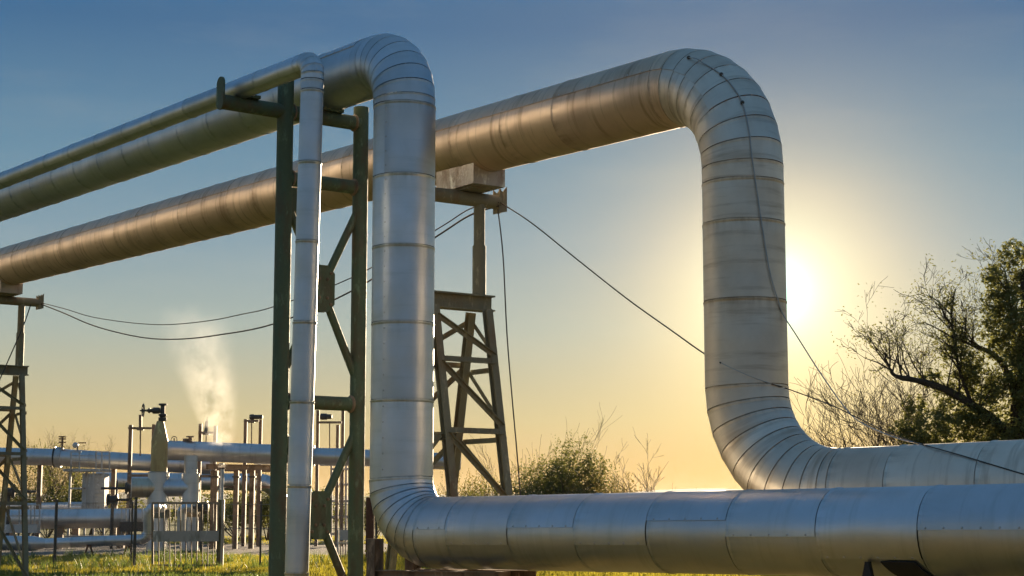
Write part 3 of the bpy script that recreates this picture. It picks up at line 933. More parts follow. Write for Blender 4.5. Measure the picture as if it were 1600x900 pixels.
# instruments on its top
t = thing('vent_stub', at(97, 702, D), 'small vent stub with a crown flange on top of the long left pipe', 'valve')
b = at(97, 702, D)
MB().tube(b, b + Z * 0.55, 0.05, None, 8).build('stem', M['brown'], t)
for k in (0.3, 0.46, 0.56): MB().lathe(b + Z * k, Z, [(0, 0.17), (0.05, 0.19)], 12).build('flange', M['brown'], t)
t = thing('gauge', at(121, 706, D), 'small gauge with a red-brown lever on top of the left pipe', 'gauge')
b = at(121, 703, D)
MB().tube(b, b + Z * 0.3, 0.035, None, 8).build('stem', M['brown'], t)
MB().lathe(b + V((-0.1, -0.05, 0.22)), Y_, [(0, 0.1), (0.02, 0.14), (0.1, 0.14), (0.12, 0.1)], 12).build('dial', M['galv'], t)
MB().bar(b + V((0.02, 0, 0.33)), b + V((0.42, 0, 0.33)), 0.05, 0.05).build('lever', M['rust'], t)

# upper front pipe over the rack
D = 70
t = thing('plant_pipe', gnd(300, D), 'silver pipe carried on the tall brown rack behind the steam', 'pipe', 'silver pipes of the plant')
run(t, [(262, 703.5), (436, 710), (484, 712)], 15.2, D, 'alu_far', sheet=1.3)
ring(t, at(262, 703.5, D), at(300, 705, D) - at(262, 703.5, D), 14.2 * pp(D), 0.12, 'alu_brown', 'end_cap')
ring(t, at(487, 712, D), X, 16.6 * pp(D), 0.25, 'galv', 'flange')
run(t, [(491, 712.5), (590, 716), (720, 722)], 13, D, 'alu_far', sheet=1.3)
P = at(272, 688, D)
hw = thing('hand_wheel', P, 'small hand wheel standing on top of the rack pipe beside the cone vessel', 'valve')
MB().torus(P + Z * 0.02, V((0.35, 1, 0)), 5.2 * pp(D), 0.018, 18, 6).build('wheel', M['dark'], hw)
MB().tube(P - Z * 0.2, P + Z * 0.1, 0.025, None, 8).build('stem', M['dark'], hw)
P = at(297, 690, D)
vv = thing('top_valve', P, 'squat rusty valve with a flat flange on top of the rack pipe', 'valve')
MB().lathe(P, Z, [(0, 0.09), (0.1, 0.09), (0.17, 0.07), (0.18, 0.17), (0.23, 0.17)], 14).build('body', M['brown'], vv)
MB().tube(P + V((-0.3, 0, 0.06)), P + V((0, 0, 0.06)), 0.075, None, 10).build('bonnet', M['brown'], vv)

# rear blue-lit pipe
D = 88
t = thing('plant_pipe', gnd(300, D), 'rear silver pipe low behind the rack columns, curving down at its right end', 'pipe', 'silver pipes of the plant')
run(t, [(150, 751), (240, 752), (400, 753)], 13.2, D, sheet=1.5)
runw(t, elbow((432, 754), (400, 753), (440, 800), 26, 5, D) + [at(440, 812, D)], 13.2, D)
for px in (180, 300, 395): stand(t, px, D, at(px, 758, D).z, 0.2)
# ground-level pipes on the left
D = 72
t = thing('plant_pipe', gnd(100, D), 'thick pale pipe lying close to the ground behind the left fence', 'pipe', 'silver pipes of the plant')
run(t, [(-40, 812), (232, 809)], 15, D, sheet=1.4)
for px in (10, 95, 190): stand(t, px, D, at(px, 818, D).z, 0.3)
D = 80
t = thing('plant_pipe', gnd(100, D), 'bluish pipe just behind and above the thick ground-level pipe', 'pipe', 'silver pipes of the plant')
run(t, [(-40, 796), (150, 793)], 9, D, sheet=1.4)
for px in (20, 120): stand(t, px, D, at(px, 798, D).z, 0.3)

# front small silver pipe with its riser
D = 61
t = thing('plant_pipe', gnd(150, D), 'slender silver pipe near the ground that rises into the brown cone vessel', 'pipe', 'silver pipes of the plant')
run(t, [(-40, 848), (52, 849)], 11.5, D, sheet=1.2)
MB().lathe(at(52, 849, D), X, [(0, 11.5 * pp(D)), (0.45, 7.6 * pp(D)), (0.5, 7.6 * pp(D))], 24).build('reducer', M['alu_far'], t)
r5 = elbow((232, 843), (150, 845), (232, 800), 14, 5, D)
runw(t, [at(72, 849, D), at(112, 847.5, D), at(165, 845, D)] + r5 + [at(231.5, 812, D)] + elbow((232, 793), (232, 815), (260, 793), 11, 4, D) + [at(252, 793, D + 2)], 8, D)
D2 = 63
runw(t, [at(283, 838, D2), at(283, 812, D2)] + elbow((283, 793), (283, 815), (305, 793), 9, 4, D2) + [at(300, 793, D2)], 6.5, D2)
for px in (141, 202):
    g = gnd(px, D); z = at(px, 852, D).z
    for s in (-1, 1): MB().bar(g + V((s * 0.18, 0, -0.05)), V((g.x + s * 0.04, g.y, z)), 0.06, 0.06, Y_).build('trestle_leg', M['rust'], t)

# cone vessel
D = 67
def vessel(px, rp, ytop, ybase, label, name='vessel'):
    g = gnd(px, D)
    t = thing(name, g, label, 'vessel', 'upright silver vessels')
    return t, V((g.x, g.y, 0))
k = pp(D)
t, g = vessel(246.5, 16.5, 738, 862, 'tall upright vessel with a brown cone top, hand wheel valve and side stub')
zz = lambda py: zY(py, g.y)
pipe_run(t, [V((g.x, g.y, -0.05)), V((g.x, g.y, zz(800))), V((g.x, g.y, zz(738)))], [16.5 * k] * 3, V((0, -1, 0)), 1.2, M['alu_far'], None, 32)
pipe_run(t, [V((g.x, g.y, zz(738))), V((g.x, g.y, zz(720))), V((g.x, g.y, zz(690)))], [13 * k] * 3, V((0, -1, 0)), 1.2, M['cone'], None, 32)
MB().lathe(V((g.x, g.y, zz(690))), Z, [(0, 13.2 * k), (0.05, 13 * k), (zz(660) - zz(690), 6 * k), (zz(658) - zz(690), 5.2 * k)], 32).build('cone', M['cone'], t)
MB().lathe(V((g.x, g.y, zz(738))), Z, [(-0.03, 16.7 * k), (0.0, 16.9 * k), (0.03, 14 * k)], 32).build('shoulder', M['alu_far'], t)
ring(t, V((g.x, g.y, zz(803))), Z, 19 * k, 13 * k, 'trestle', 'flange')
ring(t, V((g.x, g.y, 0.0)), Z, 20 * k, 0.12, 'dark', 'base_ring')
a = V((g.x, g.y, zz(762.5)))
pipe_run(t, [a + V((-39.5 * k, -0.25, 0)), a], [15.3 * k] * 2, V((0, -1, 0)), 1.2, M['alu_brown'], None, 32)
MB().lathe(a + V((-39.5 * k, -0.25, 0)), V((-1, -0.25 / (39.5 * k), 0)), [(-0.01, 15.2 * k), (0.02, 15.2 * k), (0.03, 13 * k)], 32).build('end_cap', M['alu_far'], t)
# valve on the cone
c = lambda py: V((g.x + 3.3 * k, g.y, zz(py)))
MB().lathe(c(658), Z, [(0, 6 * k), (0.05, 6.6 * k), (0.14, 6.6 * k), (0.16, 4 * k), (0.22, 6.4 * k), (0.28, 6.4 * k), (0.30, 3.6 * k), (0.62, 3.4 * k), (0.64, 6.6 * k), (0.71, 6.6 * k)], 16).build('gate_valve', M['dark'], t)
b = c(641.5)
vb = MB().lathe(b - X * 3 * k, -X, [(0, 3.5 * k), (0.1, 5.2 * k), (0.32, 5.2 * k), (0.34, 3 * k), (0.42, 3 * k), (0.43, 4 * k), (0.5, 4 * k), (0.51, 2.2 * k), (0.62, 1.4 * k), (0.84, 1.2 * k)], 14).build('valve_bonnet', M['dark'], t)
wc = V((at(219, 641, D).x, g.y, zz(641)))
wd = V((1, 0.42, 0))
mb = MB().torus(wc, wd, 10 * k, 0.022, 24, 6)
for a_ in range(3):
    e = Matrix.Rotation(math.pi * a_ / 3, 3, wd.normalized()) @ Z
    mb.tube(wc - e * 10 * k, wc + e * 10 * k, 0.014, None, 6)
mb.tube(wc, b, 0.03, None, 8)
mb.build('hand_wheel', M['dark'], t)
# second vessel
t, g = vessel(296.5, 14, 740, 855, 'shorter upright vessel right of the cone vessel, elbow on its top')
zz = lambda py: zY(py, g.y)
pipe_run(t, [V((g.x, g.y, -0.05)), V((g.x, g.y, zz(800))), V((g.x, g.y, zz(740)))], [14 * k] * 3, V((0, -1, 0)), 1.2, M['alu_far'], None, 32)
ring(t, V((g.x, g.y, zz(801))), Z, 17 * k, 13 * k, 'alu_brown', 'flange')
pipe_run(t, [V((g.x, g.y, zz(740))), V((g.x, g.y, zz(733))), V((g.x, g.y, zz(712)))], [10.5 * k] * 3, V((0, -1, 0)), 1.2, M['alu_far'], None, 28)
a = V((g.x, g.y, zz(762)))
pipe_run(t, [a + V((-40 * k, 0, 0)), a], [14 * k] * 2, V((0, -1, 0)), 1.2, M['alu_far'], None, 32)
ring(t, V((g.x, g.y, 0.0)), Z, 17 * k, 0.14, 'dark', 'base_ring')

# valve gantries
def gantry(D, xl, xr, ytl, ytr, ybar, label, w=7):
    t = thing('valve_gantry', gnd((xl + xr) / 2, D), label, 'gantry', 'brown valve gantries over the pipes')
    k = pp(D)
    for px, py in ((xl, ytl), (xr, ytr)):
        g_ = gnd(px, D)
        MB().bar(V((g_.x, g_.y, -0.1)), V((g_.x, g_.y, zY(py, g_.y))), w * k, w * k * 0.9, Y_).build('post', M['brown'], t)
    a, b = at(xl, ybar, D), at(xr, ybar, D)
    MB().bar(a, b, 0.10, 3.4 * k, Z).build('crossbar', M['brown'], t)
    return t, k
D = 73
t, k = gantry(D, 200.5, 237, 664, 663, 669, 'gantry with a tall yoke beside the brown cone vessel', 5.6)
MB().bar(at(219.5, 669, D), at(219.5, 648, D), 4.6 * k, 0.12, Y_).build('yoke', M['brown'], t)
MB().bar(at(214.5, 670, D), at(224.5, 670, D), 0.2, 5 * k, Z).build('plate', M['brown'], t)
MB().tube(at(219.5, 670, D), at(219, 712, D), 0.03, None, 8).build('rod', M['brown'], t)
a, b = at(200, 743, D), at(232, 743, D)
MB().bar(a, b, 0.1, 4 * k, Z).build('tie_bar', M['brown'], t)
D = 76
t, k = gantry(D, 310, 333.5, 662, 665, 676, 'gantry with a tilted spindle standing in the steam', 5.2)
MB().lathe(at(321.5, 677, D), at(323.5, 655, D) - at(321.5, 677, D), [(0, 0.09), (0.3, 0.085), (0.56, 0.07), (0.6, 0.02), (0.75, 0.012)], 10).build('spindle', M['dark'], t)
MB().bar(at(316.5, 677.5, D), at(327, 677.5, D), 0.2, 3.5 * k, Z).build('plate', M['brown'], t)
MB().tube(at(322, 678, D), at(322, 700, D), 0.025, None, 8).build('rod', M['brown'], t)
t, k = gantry(D, 381, 404.5, 655, 655.5, 657.5, 'gantry with a motor drum left of the thick green post', 5.2)
MB().lathe(at(390, 651.5, D), X, [(0, 3.4 * k), (0.05, 4.2 * k), (0.2, 4.2 * k), (0.22, 3.4 * k), (0.55, 3.4 * k), (0.6, 2.6 * k)], 16).build('motor', M['dark'], t)
MB().tube(at(393, 658, D), at(393, 697, D), 0.025, None, 8).build('rod', M['brown'], t)
MB().bar(at(388, 659, D), at(398, 659, D), 0.2, 3.5 * k, Z).build('plate', M['brown'], t)
t, k = gantry(D, 494.5, 534, 641, 641, 660, 'gantry with a motor drum seen between the frame posts', 5)
MB().lathe(at(500, 651, D), X, [(0, 3.6 * k), (0.05, 5 * k), (0.3, 5 * k), (0.34, 3.8 * k), (0.5, 3.8 * k), (0.55, 2.6 * k)], 16).build('motor', M['dark'], t)
MB().tube(at(515, 660, D), at(515, 702, D), 0.025, None, 8).build('rod', M['brown'], t)
g_ = gnd(526, D)
MB().bar(V((g_.x, g_.y, -0.1)), V((g_.x, g_.y, zY(664, g_.y))), 5 * k, 5 * k, Y_).build('post', M['brown'], t)

# pipe rack
D = 72
k = pp(D)
t = thing('pipe_rack', gnd(370, D), 'brown steel rack of six columns under the pipe, left of the green frame', 'pipe rack')
for D_, y_ in ((72, 729), (80, 732)):
    MB().ibeam(at(322, y_, D_), at(452, y_ + 2, D_), 0.2, 8 * pp(D_), 0.03).build('beam', M['brown'], t)
for px, w, D_ in ((334, 10.5, 72), (368, 7.5, 72), (393, 7.5, 72), (344, 5.5, 80), (381, 6.5, 80), (404, 6, 80), (456, 6, 72)):
    g_ = gnd(px, D_); zt = at(px, 731 if D_ == 72 else 733, D_).z - 4 * pp(D_)
    MB().bar(V((g_.x, g_.y, -0.1)), V((g_.x, g_.y, zt)), w * pp(D_), w * pp(D_), Y_).build('column', M['pale' if px == 344 else 'brown'], t)
    if D_ == 72: MB().bar(V((g_.x, g_.y, zY(745, g_.y))) - X * w * k * 0.75, V((g_.x, g_.y, zY(745, g_.y))) + X * w * k * 0.75, w * k + 0.1, 0.06, Z).build('collar', M['dark'], t)
for px0, px1, py, D_ in ((310, 330, 744, 76), (340, 366, 761, 76), (395, 440, 761, 78), (378, 404, 738, 80)):
    MB().bar(at(px0, py, D_), at(px1, py, D_), 0.08, 0.12, Z).build('tie_bar', M['brown'], t)
for px0, px1 in ((343, 350), (398, 470)):
    MB().bar(at(px0, 724.5, 71), at(px1, 725, 71), 0.3, 0.06, Z).build('tray', M['pale'], t)

# platform with ladder
D = 75
k = pp(D)
t = thing('service_platform', gnd(135, D), 'pale grey service platform with guard rails, cabinet and ladder on the left', 'platform')
MB().bar(at(106, 735, D), at(168, 735, D), 1.6, 4 * k, Z).build('deck', M['pale'], t)
for px in (108, 133):
    for dd in (-0.7, 0.7):
        g_ = gnd(px, D + dd)
        MB().bar(V((g_.x, g_.y, -0.1)), V((g_.x, g_.y, at(px, 735, D).z)), 4.5 * k * 0.7, 0.1, Y_).build('post', M['pale'], t)
MB().bar(at(108, 763, D - 0.7), at(134, 763, D - 0.7), 0.06, 0.07, Z).build('tie_bar', M['pale'], t)
MB().bar(at(108, 789, D - 0.7), at(134, 789, D - 0.7), 0.06, 0.07, Z).build('tie_bar', M['pale'], t)
for px in (111, 124, 150, 159, 171):
    MB().tube(at(px, 735 if px < 165 else 738, D - 0.8), at(px, 706, D - 0.8), 0.032, None, 6).build('rail_post', M['pale'], t)
for py, x0, x1 in ((706, 111, 127), (706, 149, 172), (720, 111, 150), (712, 111, 171)):
    MB().tube(at(x0, py, D - 0.8), at(x1, py, D - 0.8), 0.026, None, 6).build('rail', M['pale'], t)
cab_ = MB()
c0 = at(150, 739, D)
cab_.bar(V((c0.x, c0.y, zY(800, c0.y))), V((c0.x, c0.y, zY(740, c0.y))), 34 * k, 0.9, Y_)
cb_ = cab_.build('cabinet', M['pale'], t, 0)
for q in range(3):
    zq = zY(756 + q * 15, c0.y)
    adopt(MB().bar(V((c0.x - 16 * k, c0.y - 0.46, zq)), V((c0.x + 16 * k, c0.y - 0.46, zq)), 0.05, 0.06, Z).build('rib', M['pale']), cb_)
for px in (146, 162):
    MB().bar(at(px, 836, D - 1.0), at(px, 738, D - 1.0), 0.07, 0.05, Y_).build('ladder_stile', M['pale'], t)
for q in range(14):
    py = 744 + q * 6.6
    MB().tube(at(146, py, D - 1.0), at(162, py, D - 1.0), 0.02, None, 5).build('rung', M['pale'], t)
MB().bar(at(102, 838, D - 1.0), at(175, 838, D - 1.0), 0.3, 0.08, Z).build('kerb_bar', M['pale'], t)
# low guard rail at the far left
D = 70
t = thing('guard_rail', gnd(30, D), 'low pale guard rail around valves at the left edge', 'railing')
for px in (-20, 8, 30, 48, 54, 62):
    MB().tube(at(px, 834, D), at(px, 789, D), 0.03, None, 6).build('rail_post', M['pale'], t)
for py in (789, 806):
    MB().tube(at(-25, py, D), at(62, py, D), 0.026, None, 6).build('rail', M['pale'], t)
MB().bar(at(0, 826, D), at(60, 826, D), 0.5, 0.35, Z).build('kick_plate', M['pale'], t)
t = thing('guard_rail', gnd(205, D), 'low pale guard rail between fence post and cone vessel', 'railing')
for px in (190, 197, 204, 211, 222):
    MB().tube(at(px, 834, D), at(px, 795, D), 0.025, None, 6).build('rail_post', M['pale'], t)
MB().tube(at(188, 795, D), at(224, 795, D), 0.026, None, 6).build('rail', M['pale'], t)
MB().bar(at(188, 823, D), at(226, 823, D), 0.3, 0.4, Z).build('kick_plate', M['dark'], t)
# stem valves
def stem_valve(px, py, R, x0, x1, D, label, ball=None, tilt=0.3):
    t = thing('stem_valve', at(px, py, D), label, 'valve', 'hand wheel valves on horizontal stems')
    k = pp(D)
    wd = V((1, tilt, 0)).normalized(); c = at(px, py, D)
    mb = MB().torus(c, wd, R * k, 0.03, 22, 6)
    for a_ in range(3):
        e = Matrix.Rotation(math.pi * a_ / 3, 3, wd) @ Z
        mb.tube(c - e * R * k, c + e * R * k, 0.018, None, 6)
    mb.build('hand_wheel', M['dark'], t)
    MB().tube(at(x0, py, D), at(x1, py, D), 0.055, None, 8).build('stem', M['dark'], t)
    bx = x1 if ball is None else ball
    MB().lathe(at(bx, py, D) - X * 0.25, X, [(0, 0.1), (0.03, 0.26), (0.1, 0.26), (0.12, 0.17), (0.36, 0.17), (0.38, 0.26), (0.45, 0.26), (0.5, 0.1)], 14).build('body', M['dark'], t)
    # carried by a post
    b = at(bx, py, D); g_ = gnd(bx, D)
    MB().tube(V((b.x, b.y, -0.1)), b, 0.07, None, 8).build('pedestal', M['dark'], t)
stem_valve(182.5, 763, 12.5, 158, 209, 71, 'tall hand wheel on a long dark stem beside the vessel side stub', 205)
stem_valve(203, 781, 10, 168, 204, 71, 'lower hand wheel with a thick dark valve body near the fence post', 176)
stem_valve(22, 768, 11, 12, 56, 71, 'hand wheel valve on a long stem behind the left trestle', 14)
stem_valve(323, 793, 8, 300, 324, 64, 'small hand wheel valve behind the right half of the gate', 316)
# white ladder tower on the right
D = 77
k = pp(D)
t = thing('ladder_tower', gnd(530, D), 'white ladder tower seen between the green frame posts', 'ladder')
for px in (518, 533, 541, 546):
    MB().bar(V((at(px, 800, D).x, at(px, 800, D).y, -0.05)), at(px, 726, D), 0.10, 0.10, Y_).build('stile', M['pale'], t)
for py in (733, 757, 783, 808, 834):
    MB().bar(at(518, py, D - 0.08), at(547, py, D - 0.08), 0.08, 0.10, Z).build('rung', M['pale'], t)
for px in (503, 512, 521, 530, 545, 556):
    MB().tube(at(px, 727, D - 1.2), at(px, 701, D - 1.2), 0.03, None, 6).build('rail_post', M['pale'], t)
for py in (701, 713, 727):
    MB().tube(at(500, py, D - 1.2), at(560, py, D - 1.2), 0.03, None, 6).build('rail', M['pale'], t)

# ---------------------------------------------------------------- fence, gate, posts
D = 48.5
k = pp(D)
def fpost(px, ytop, r, label=None):
    g_ = gnd(px, D)
    return MB().tube(V((g_.x, g_.y, -0.1)), V((g_.x, g_.y, zY(ytop, g_.y))), r, None, 8)
def mesh_bay(parent, px0, px1, ytop, ybot, D, pitch=0.075):
    a, b = at(px0, ytop, D), at(px1, ytop, D)
    L, H = (b - a).length, a.z - at(px0, ybot, D).z
    d = (b - a).normalized()
    mb = MB()
    def wirep(s0, z0, s1, z1):
        x_, y_ = basis((d * (s1 - s0) + Z * (z1 - z0)))[:2]
        p, q = a + d * s0 - Z * z0, a + d * s1 - Z * z1
        rr = 0.0032
        mb.add([p + x_ * rr, p - x_ * rr * 0.5 + y_ * rr, p - x_ * rr * 0.5 - y_ * rr, q + x_ * rr, q - x_ * rr * 0.5 + y_ * rr, q - x_ * rr * 0.5 - y_ * rr], [(0, 1, 4, 3), (1, 2, 5, 4), (2, 0, 3, 5)])
    s = -H
    while s < L:
        s0, z0 = max(s, 0), max(0, -s); s1 = min(s + H, L); wirep(s0, z0, s1, z0 + s1 - s0)
        z0, z1 = H - max(0, -s), H - max(0, -s) - (s1 - s0); wirep(s0, z0, s1, z1)
        s += pitch * 1.414
    o = mb.build('wire_mesh', M['wire'], parent, 0)
    o['kind'] = 'stuff'
t = thing('mesh_fence', gnd(90, D), 'chain-link fence with thin dark posts left of the gate', 'fence')
for px, yt in ((-36, 780), (88, 780), (212, 777), (207, 784)):
    fpost(px, yt, 0.045 if px != 207 else 0.025).build('post', M['dark'], t)
for a, b in ((-36, 88), (88, 212), (212, 237)): mesh_bay(t, a, b, 786, 884, D)
MB().tube(at(-36, 786, D), at(237, 786, D), 0.008, None, 5).tube(at(-36, 835, D), at(237, 835, D), 0.006, None, 5).build('tension_wire', M['wire'], t)
t = thing('gate', gnd(295, D), 'rusty pale steel gate with vertical bars and a peeling plank across it', 'gate')
for y in (786, 883.5): MB().bar(at(238, y, D), at(343, y, D), 0.05, 0.06, Z).build('gate_rail', M['gate'], t)
for px in (238.5, 341): MB().bar(at(px, 886, D), at(px, 784.5, D), 0.06, 0.06, Y_).build('gate_stile', M['gate'], t)
for q in range(11):
    px = 248 + q * 8.5
    MB().bar(at(px, 883, D), at(px, 787, D), 0.026, 0.03, Y_).build('gate_bar', M['gate'], t)
M['plank'] = painted('peeling_plank', (0.46, 0.42, 0.38), (0.10, 0.12, 0.06), 0.35, 0.8, 1.6)
MB().bar(at(239, 838, D - 0.06), at(342, 837.5, D - 0.06), 0.03, 16.5 * k, Z).build('plank', M['plank'], t)
t = thing('gate_post', gnd(348, D), 'green and rust steel post at the right side of the gate', 'post')
MB().bar(gnd(348.5, D) - Z * 0.1, V((at(348.5, 800, D).x, at(348.5, 800, D).y, at(348.5, 780.5, D).z)), 0.08, 0.10, Y_).build('flange', M['saddle'], t)
MB().bar(gnd(343.5, D + .12) - Z * 0.1, V((at(343.5, 800, D + .12).x, at(343.5, 800, D + .12).y, at(343.5, 781, D + .12).z)), 0.13, 0.08, Y_).build('web', M['green'], t)
t = thing('wire_fence', gnd(460, D), 'three-strand wire fence running right from the gate post', 'fence')
for y in (788, 806, 826, 850): MB().tube(at(351, y, D), at(572, y, D), 0.008, None, 5).build('strand', M['wire'], t)
for px in (408, 470): fpost(px, 783, 0.03).build('post', M['dark'], t)
t = thing('picket_gate', gnd(538, D), 'small pale picket gate with a sign plate between the frame posts', 'gate')
for q in range(6): MB().bar(at(528 + q * 4, 889, D), at(528 + q * 4, 846, D), 0.03, 0.03, Y_).build('picket', M['gate'], t)
for y in (848, 884): MB().bar(at(526, y, D), at(550, y, D), 0.04, 0.04, Z).build('rail', M['pale'], t)
MB().bar(at(528, 889, D), at(528, 828, D), 0.05, 0.05, Y_).build('post', M['pale'], t)
MB().bar(at(530, 836, D - .04), at(547, 836, D - .04), 0.02, 16 * k, Z).build('plate', M['pale'], t)
D = 47
MB_ = MB().ibeam(gnd(578.5, D) - Z * 0.1, V((gnd(578.5, D).x, gnd(578.5, D).y, at(578.5, 777, D).z)), 0.23, 0.2, 0.02, Y_)
tag(MB_.build('steel_post', M['rust']), 'short rusty red-brown steel post on the grass beside the silver pipe bend', 'post')
t = thing('mesh_fence', gnd(640, 49), 'chain-link fence on the yellow grass behind the lower pipe bend', 'fence')
D = 49
for px in (588, 660, 740): fpost(px, 800, 0.03).build('post', M['dark'], t)
for a, b in ((588, 660), (660, 740)): mesh_bay(t, a, b, 805, 884, D)

# ---------------------------------------------------------------- steam
def steam(name, D, spine, label, dens):
    mb = MB()
    P = [at(x, y, D) for x, y, r in spine]
    R = [r * pp(D) for x, y, r in spine]
    mb.path(smooth_pts(P, 4), [R[min(i // 4, len(R) - 1)] * (1 - (i % 4) / 4) + R[min(i // 4 + 1, len(R) - 1)] * (i % 4) / 4 for i in range(4 * (len(P) - 1) + 1)], 16)
    m = bpy.data.materials.new(name)
    m.use_nodes = True
    nt = m.node_tree; nt.nodes.clear()
    out = N(nt, 'ShaderNodeOutputMaterial')
    pv = N(nt, 'ShaderNodeVolumePrincipled')
    pv.inputs['Color'].default_value = (0.95, 0.95, 0.95, 1); pv.inputs['Anisotropy'].default_value = 0.45
    g = N(nt, 'ShaderNodeNewGeometry')
    mp = N(nt, 'ShaderNodeMapping'); mp.inputs['Scale'].default_value = (1, 1, 0.8)
    nt.links.new(g.outputs['Position'], mp.inputs['Vector'])
    n1 = noise_t(nt, mp.outputs[0], 0.85, 6, 0.62)
    ob = N(nt, 'ShaderNodeSeparateXYZ'); nt.links.new(g.outputs['Position'], ob.inputs[0])
    z0, z1 = P[0].z, P[-1].z
    mr = N(nt, 'ShaderNodeMapRange', ins={1: z0, 2: z1, 3: 1.0, 4: 0.0}); nt.links.new(ob.outputs['Z'], mr.inputs[0])
    fall = mathn(nt, 'POWER', mr.outputs[0], 2.6)
    f = ramp(nt, n1, [(0.44, 0.0), (0.62, 1.0)])
    # thin out towards the rim of the plume
    fz = mathn(nt, 'SUBTRACT', 1.0, mr.outputs[0])
    cx = mathn(nt, 'ADD', P[0].x, mathn(nt, 'MULTIPLY', mathn(nt, 'POWER', fz, 1.5), P[-1].x - P[0].x))
    rad = mathn(nt, 'ADD', R[0] * 1.6, mathn(nt, 'MULTIPLY', mathn(nt, 'POWER', fz, 0.75), R[-1] * 1.0 - R[0] * 1.6))
    dx = mathn(nt, 'DIVIDE', mathn(nt, 'SUBTRACT', ob.outputs['X'], cx), rad)
    dy = mathn(nt, 'DIVIDE', mathn(nt, 'SUBTRACT', ob.outputs['Y'], P[0].y), rad)
    rr = mathn(nt, 'SQRT', mathn(nt, 'ADD', mathn(nt, 'MULTIPLY', dx, dx), mathn(nt, 'MULTIPLY', dy, dy)), 0.0)
    rim = ramp(nt, mathn(nt, 'ADD', rr, mathn(nt, 'MULTIPLY', n1, 0.6)), [(0.4, 1.0), (1.12, 0.0)])
    d = mathn(nt, 'MULTIPLY', mathn(nt, 'MULTIPLY', mathn(nt, 'MULTIPLY', f, rim), mathn(nt, 'ADD', mathn(nt, 'MULTIPLY', fall, dens), 0.10)), mathn(nt, 'MINIMUM', mathn(nt, 'MULTIPLY', mr.outputs[0], 4.0), 1.0))
    nt.links.new(d, pv.inputs['Density'])
    nt.links.new(pv.outputs[0], out.inputs['Volume'])
    o = mb.build(name, m, None, 60)
    o['kind'] = 'stuff'
    tag(o, label, 'steam')
    return o
steam('steam', 69, [(347, 731, 6), (346, 712, 30), (346, 690, 46), (341, 655, 68), (331, 610, 88), (316, 560, 104), (298, 515, 112), (284, 470, 112)], 'warm white steam plume rising in front of the rack pipe', 1.4)
t = thing('steam_vent', at(347, 737, 69), 'small upright vent pipe from which the steam rises', 'vent')
MB().lathe(V((at(347, 737, 69).x, at(347, 737, 69).y, -0.05)), Z, [(0, 0.09), (at(347, 731, 69).z, 0.09)], 12).build('stack', M['galv'], t)
MB().lathe(at(347, 733, 69), Z, [(0, 0.13), (0.05, 0.13)], 12).build('flange', M['brown'], t)

# ---------------------------------------------------------------- trees and bushes
def twiggy(rng, mb, tips, p, d, L, r, depth, spread=0.6, droop=0.0, n=4, kids=(3, 5), minr=0.004):
    pts, rs = [V(p)], [r]
    q, dd = V(p), d.normalized()
    k = 4
    for i in range(k):
        dd = (dd + V((rng.gauss(0, 0.13), rng.gauss(0, 0.13), rng.gauss(0, 0.10) + 0.04 - droop))).normalized()
        q = q + dd * (L / k)
        pts.append(q.copy()); rs.append(max(minr, r * (1 - 0.55 * (i + 1) / k)))
    mb.path(pts, rs, n if r > 0.02 else 3, r > 0.05)
    tips.append((pts, depth))
    if depth <= 0: return
    for _ in range(rng.randint(*kids)):
        i = rng.randint(1, k)
        ax = V((rng.gauss(0, 1), rng.gauss(0, 1), rng.gauss(0, 0.6))).normalized()
        nd = (dd + ax * spread * rng.uniform(0.7, 1.5)).normalized()
        twiggy(rng, mb, tips, pts[i], nd, L * rng.uniform(0.5, 0.78), max(minr, rs[i] * rng.uniform(0.5, 0.75)), depth - 1, spread, droop, n, kids, minr)
def leaf_cloud(rng, mb, c, R, n, size, hole=0.0, seed=0):
    """leaf-sized faces through an uneven ellipsoid"""
    c = V(c)
    made = 0
    tries = 0
    while made < n and tries < n * 6:
        tries += 1
        e = V((rng.gauss(0, 1), rng.gauss(0, 1), rng.gauss(0, 1))).normalized()
        rad = rng.random() ** 0.45
        rad *= 1 + 0.35 * noise.noise(e * 2.2 + V((seed, 0, 0)))
        p = c + V((e.x * R[0], e.y * R[1], e.z * R[2])) * rad
        if noise.noise(p * (2.0 / max(0.3, R[0])) + V((0, seed, 0))) < hole - 0.35 + 0.25 * rng.random(): continue
        a = V((rng.gauss(0, 1), rng.gauss(0, 1), rng.gauss(0, 0.7))).normalized()
        b = a.cross(V((rng.gauss(0, 1), rng.gauss(0, 1), rng.gauss(0, 1)))).normalized()
        s = size * rng.uniform(0.6, 1.3)
        mb.add([p - a * s * 0.5, p + b * s * 0.24, p + a * s * 0.5, p - b * s * 0.24], [(0, 1, 2, 3)])
        made += 1
def tip_leaves(rng, mb, tips, per, size, jitter=0.12, maxdepth=1):
    for pts, dp in tips:
        if dp > maxdepth: continue
        for _ in range(per):
            i = rng.randint(1, len(pts) - 1)
            p = pts[i] + V((rng.gauss(0, jitter), rng.gauss(0, jitter), rng.gauss(0, jitter)))
            a = V((rng.gauss(0, 1), rng.gauss(0, 1), rng.gauss(0, 0.7))).normalized()
            b = a.cross(V((rng.gauss(0, 1), rng.gauss(0, 1), rng.gauss(0, 1)))).normalized()
            s = size * rng.uniform(0.6, 1.3)
            mb.add([p - a * s * 0.5, p + b * s * 0.26, p + a * s * 0.5, p - b * s * 0.26], [(0, 1, 2, 3)])
def guided(mb, D, pts):
    P = [at(x, y, D + (q[0] if q else 0)) for x, y, r, *q in pts]
    S_ = smooth_pts(P, 3)
    mb.path(S_, [0.8 * pts[min(i // 3, len(pts) - 1)][2] for i in range(3 * (len(pts) - 1) + 1)], 8)
    return S_

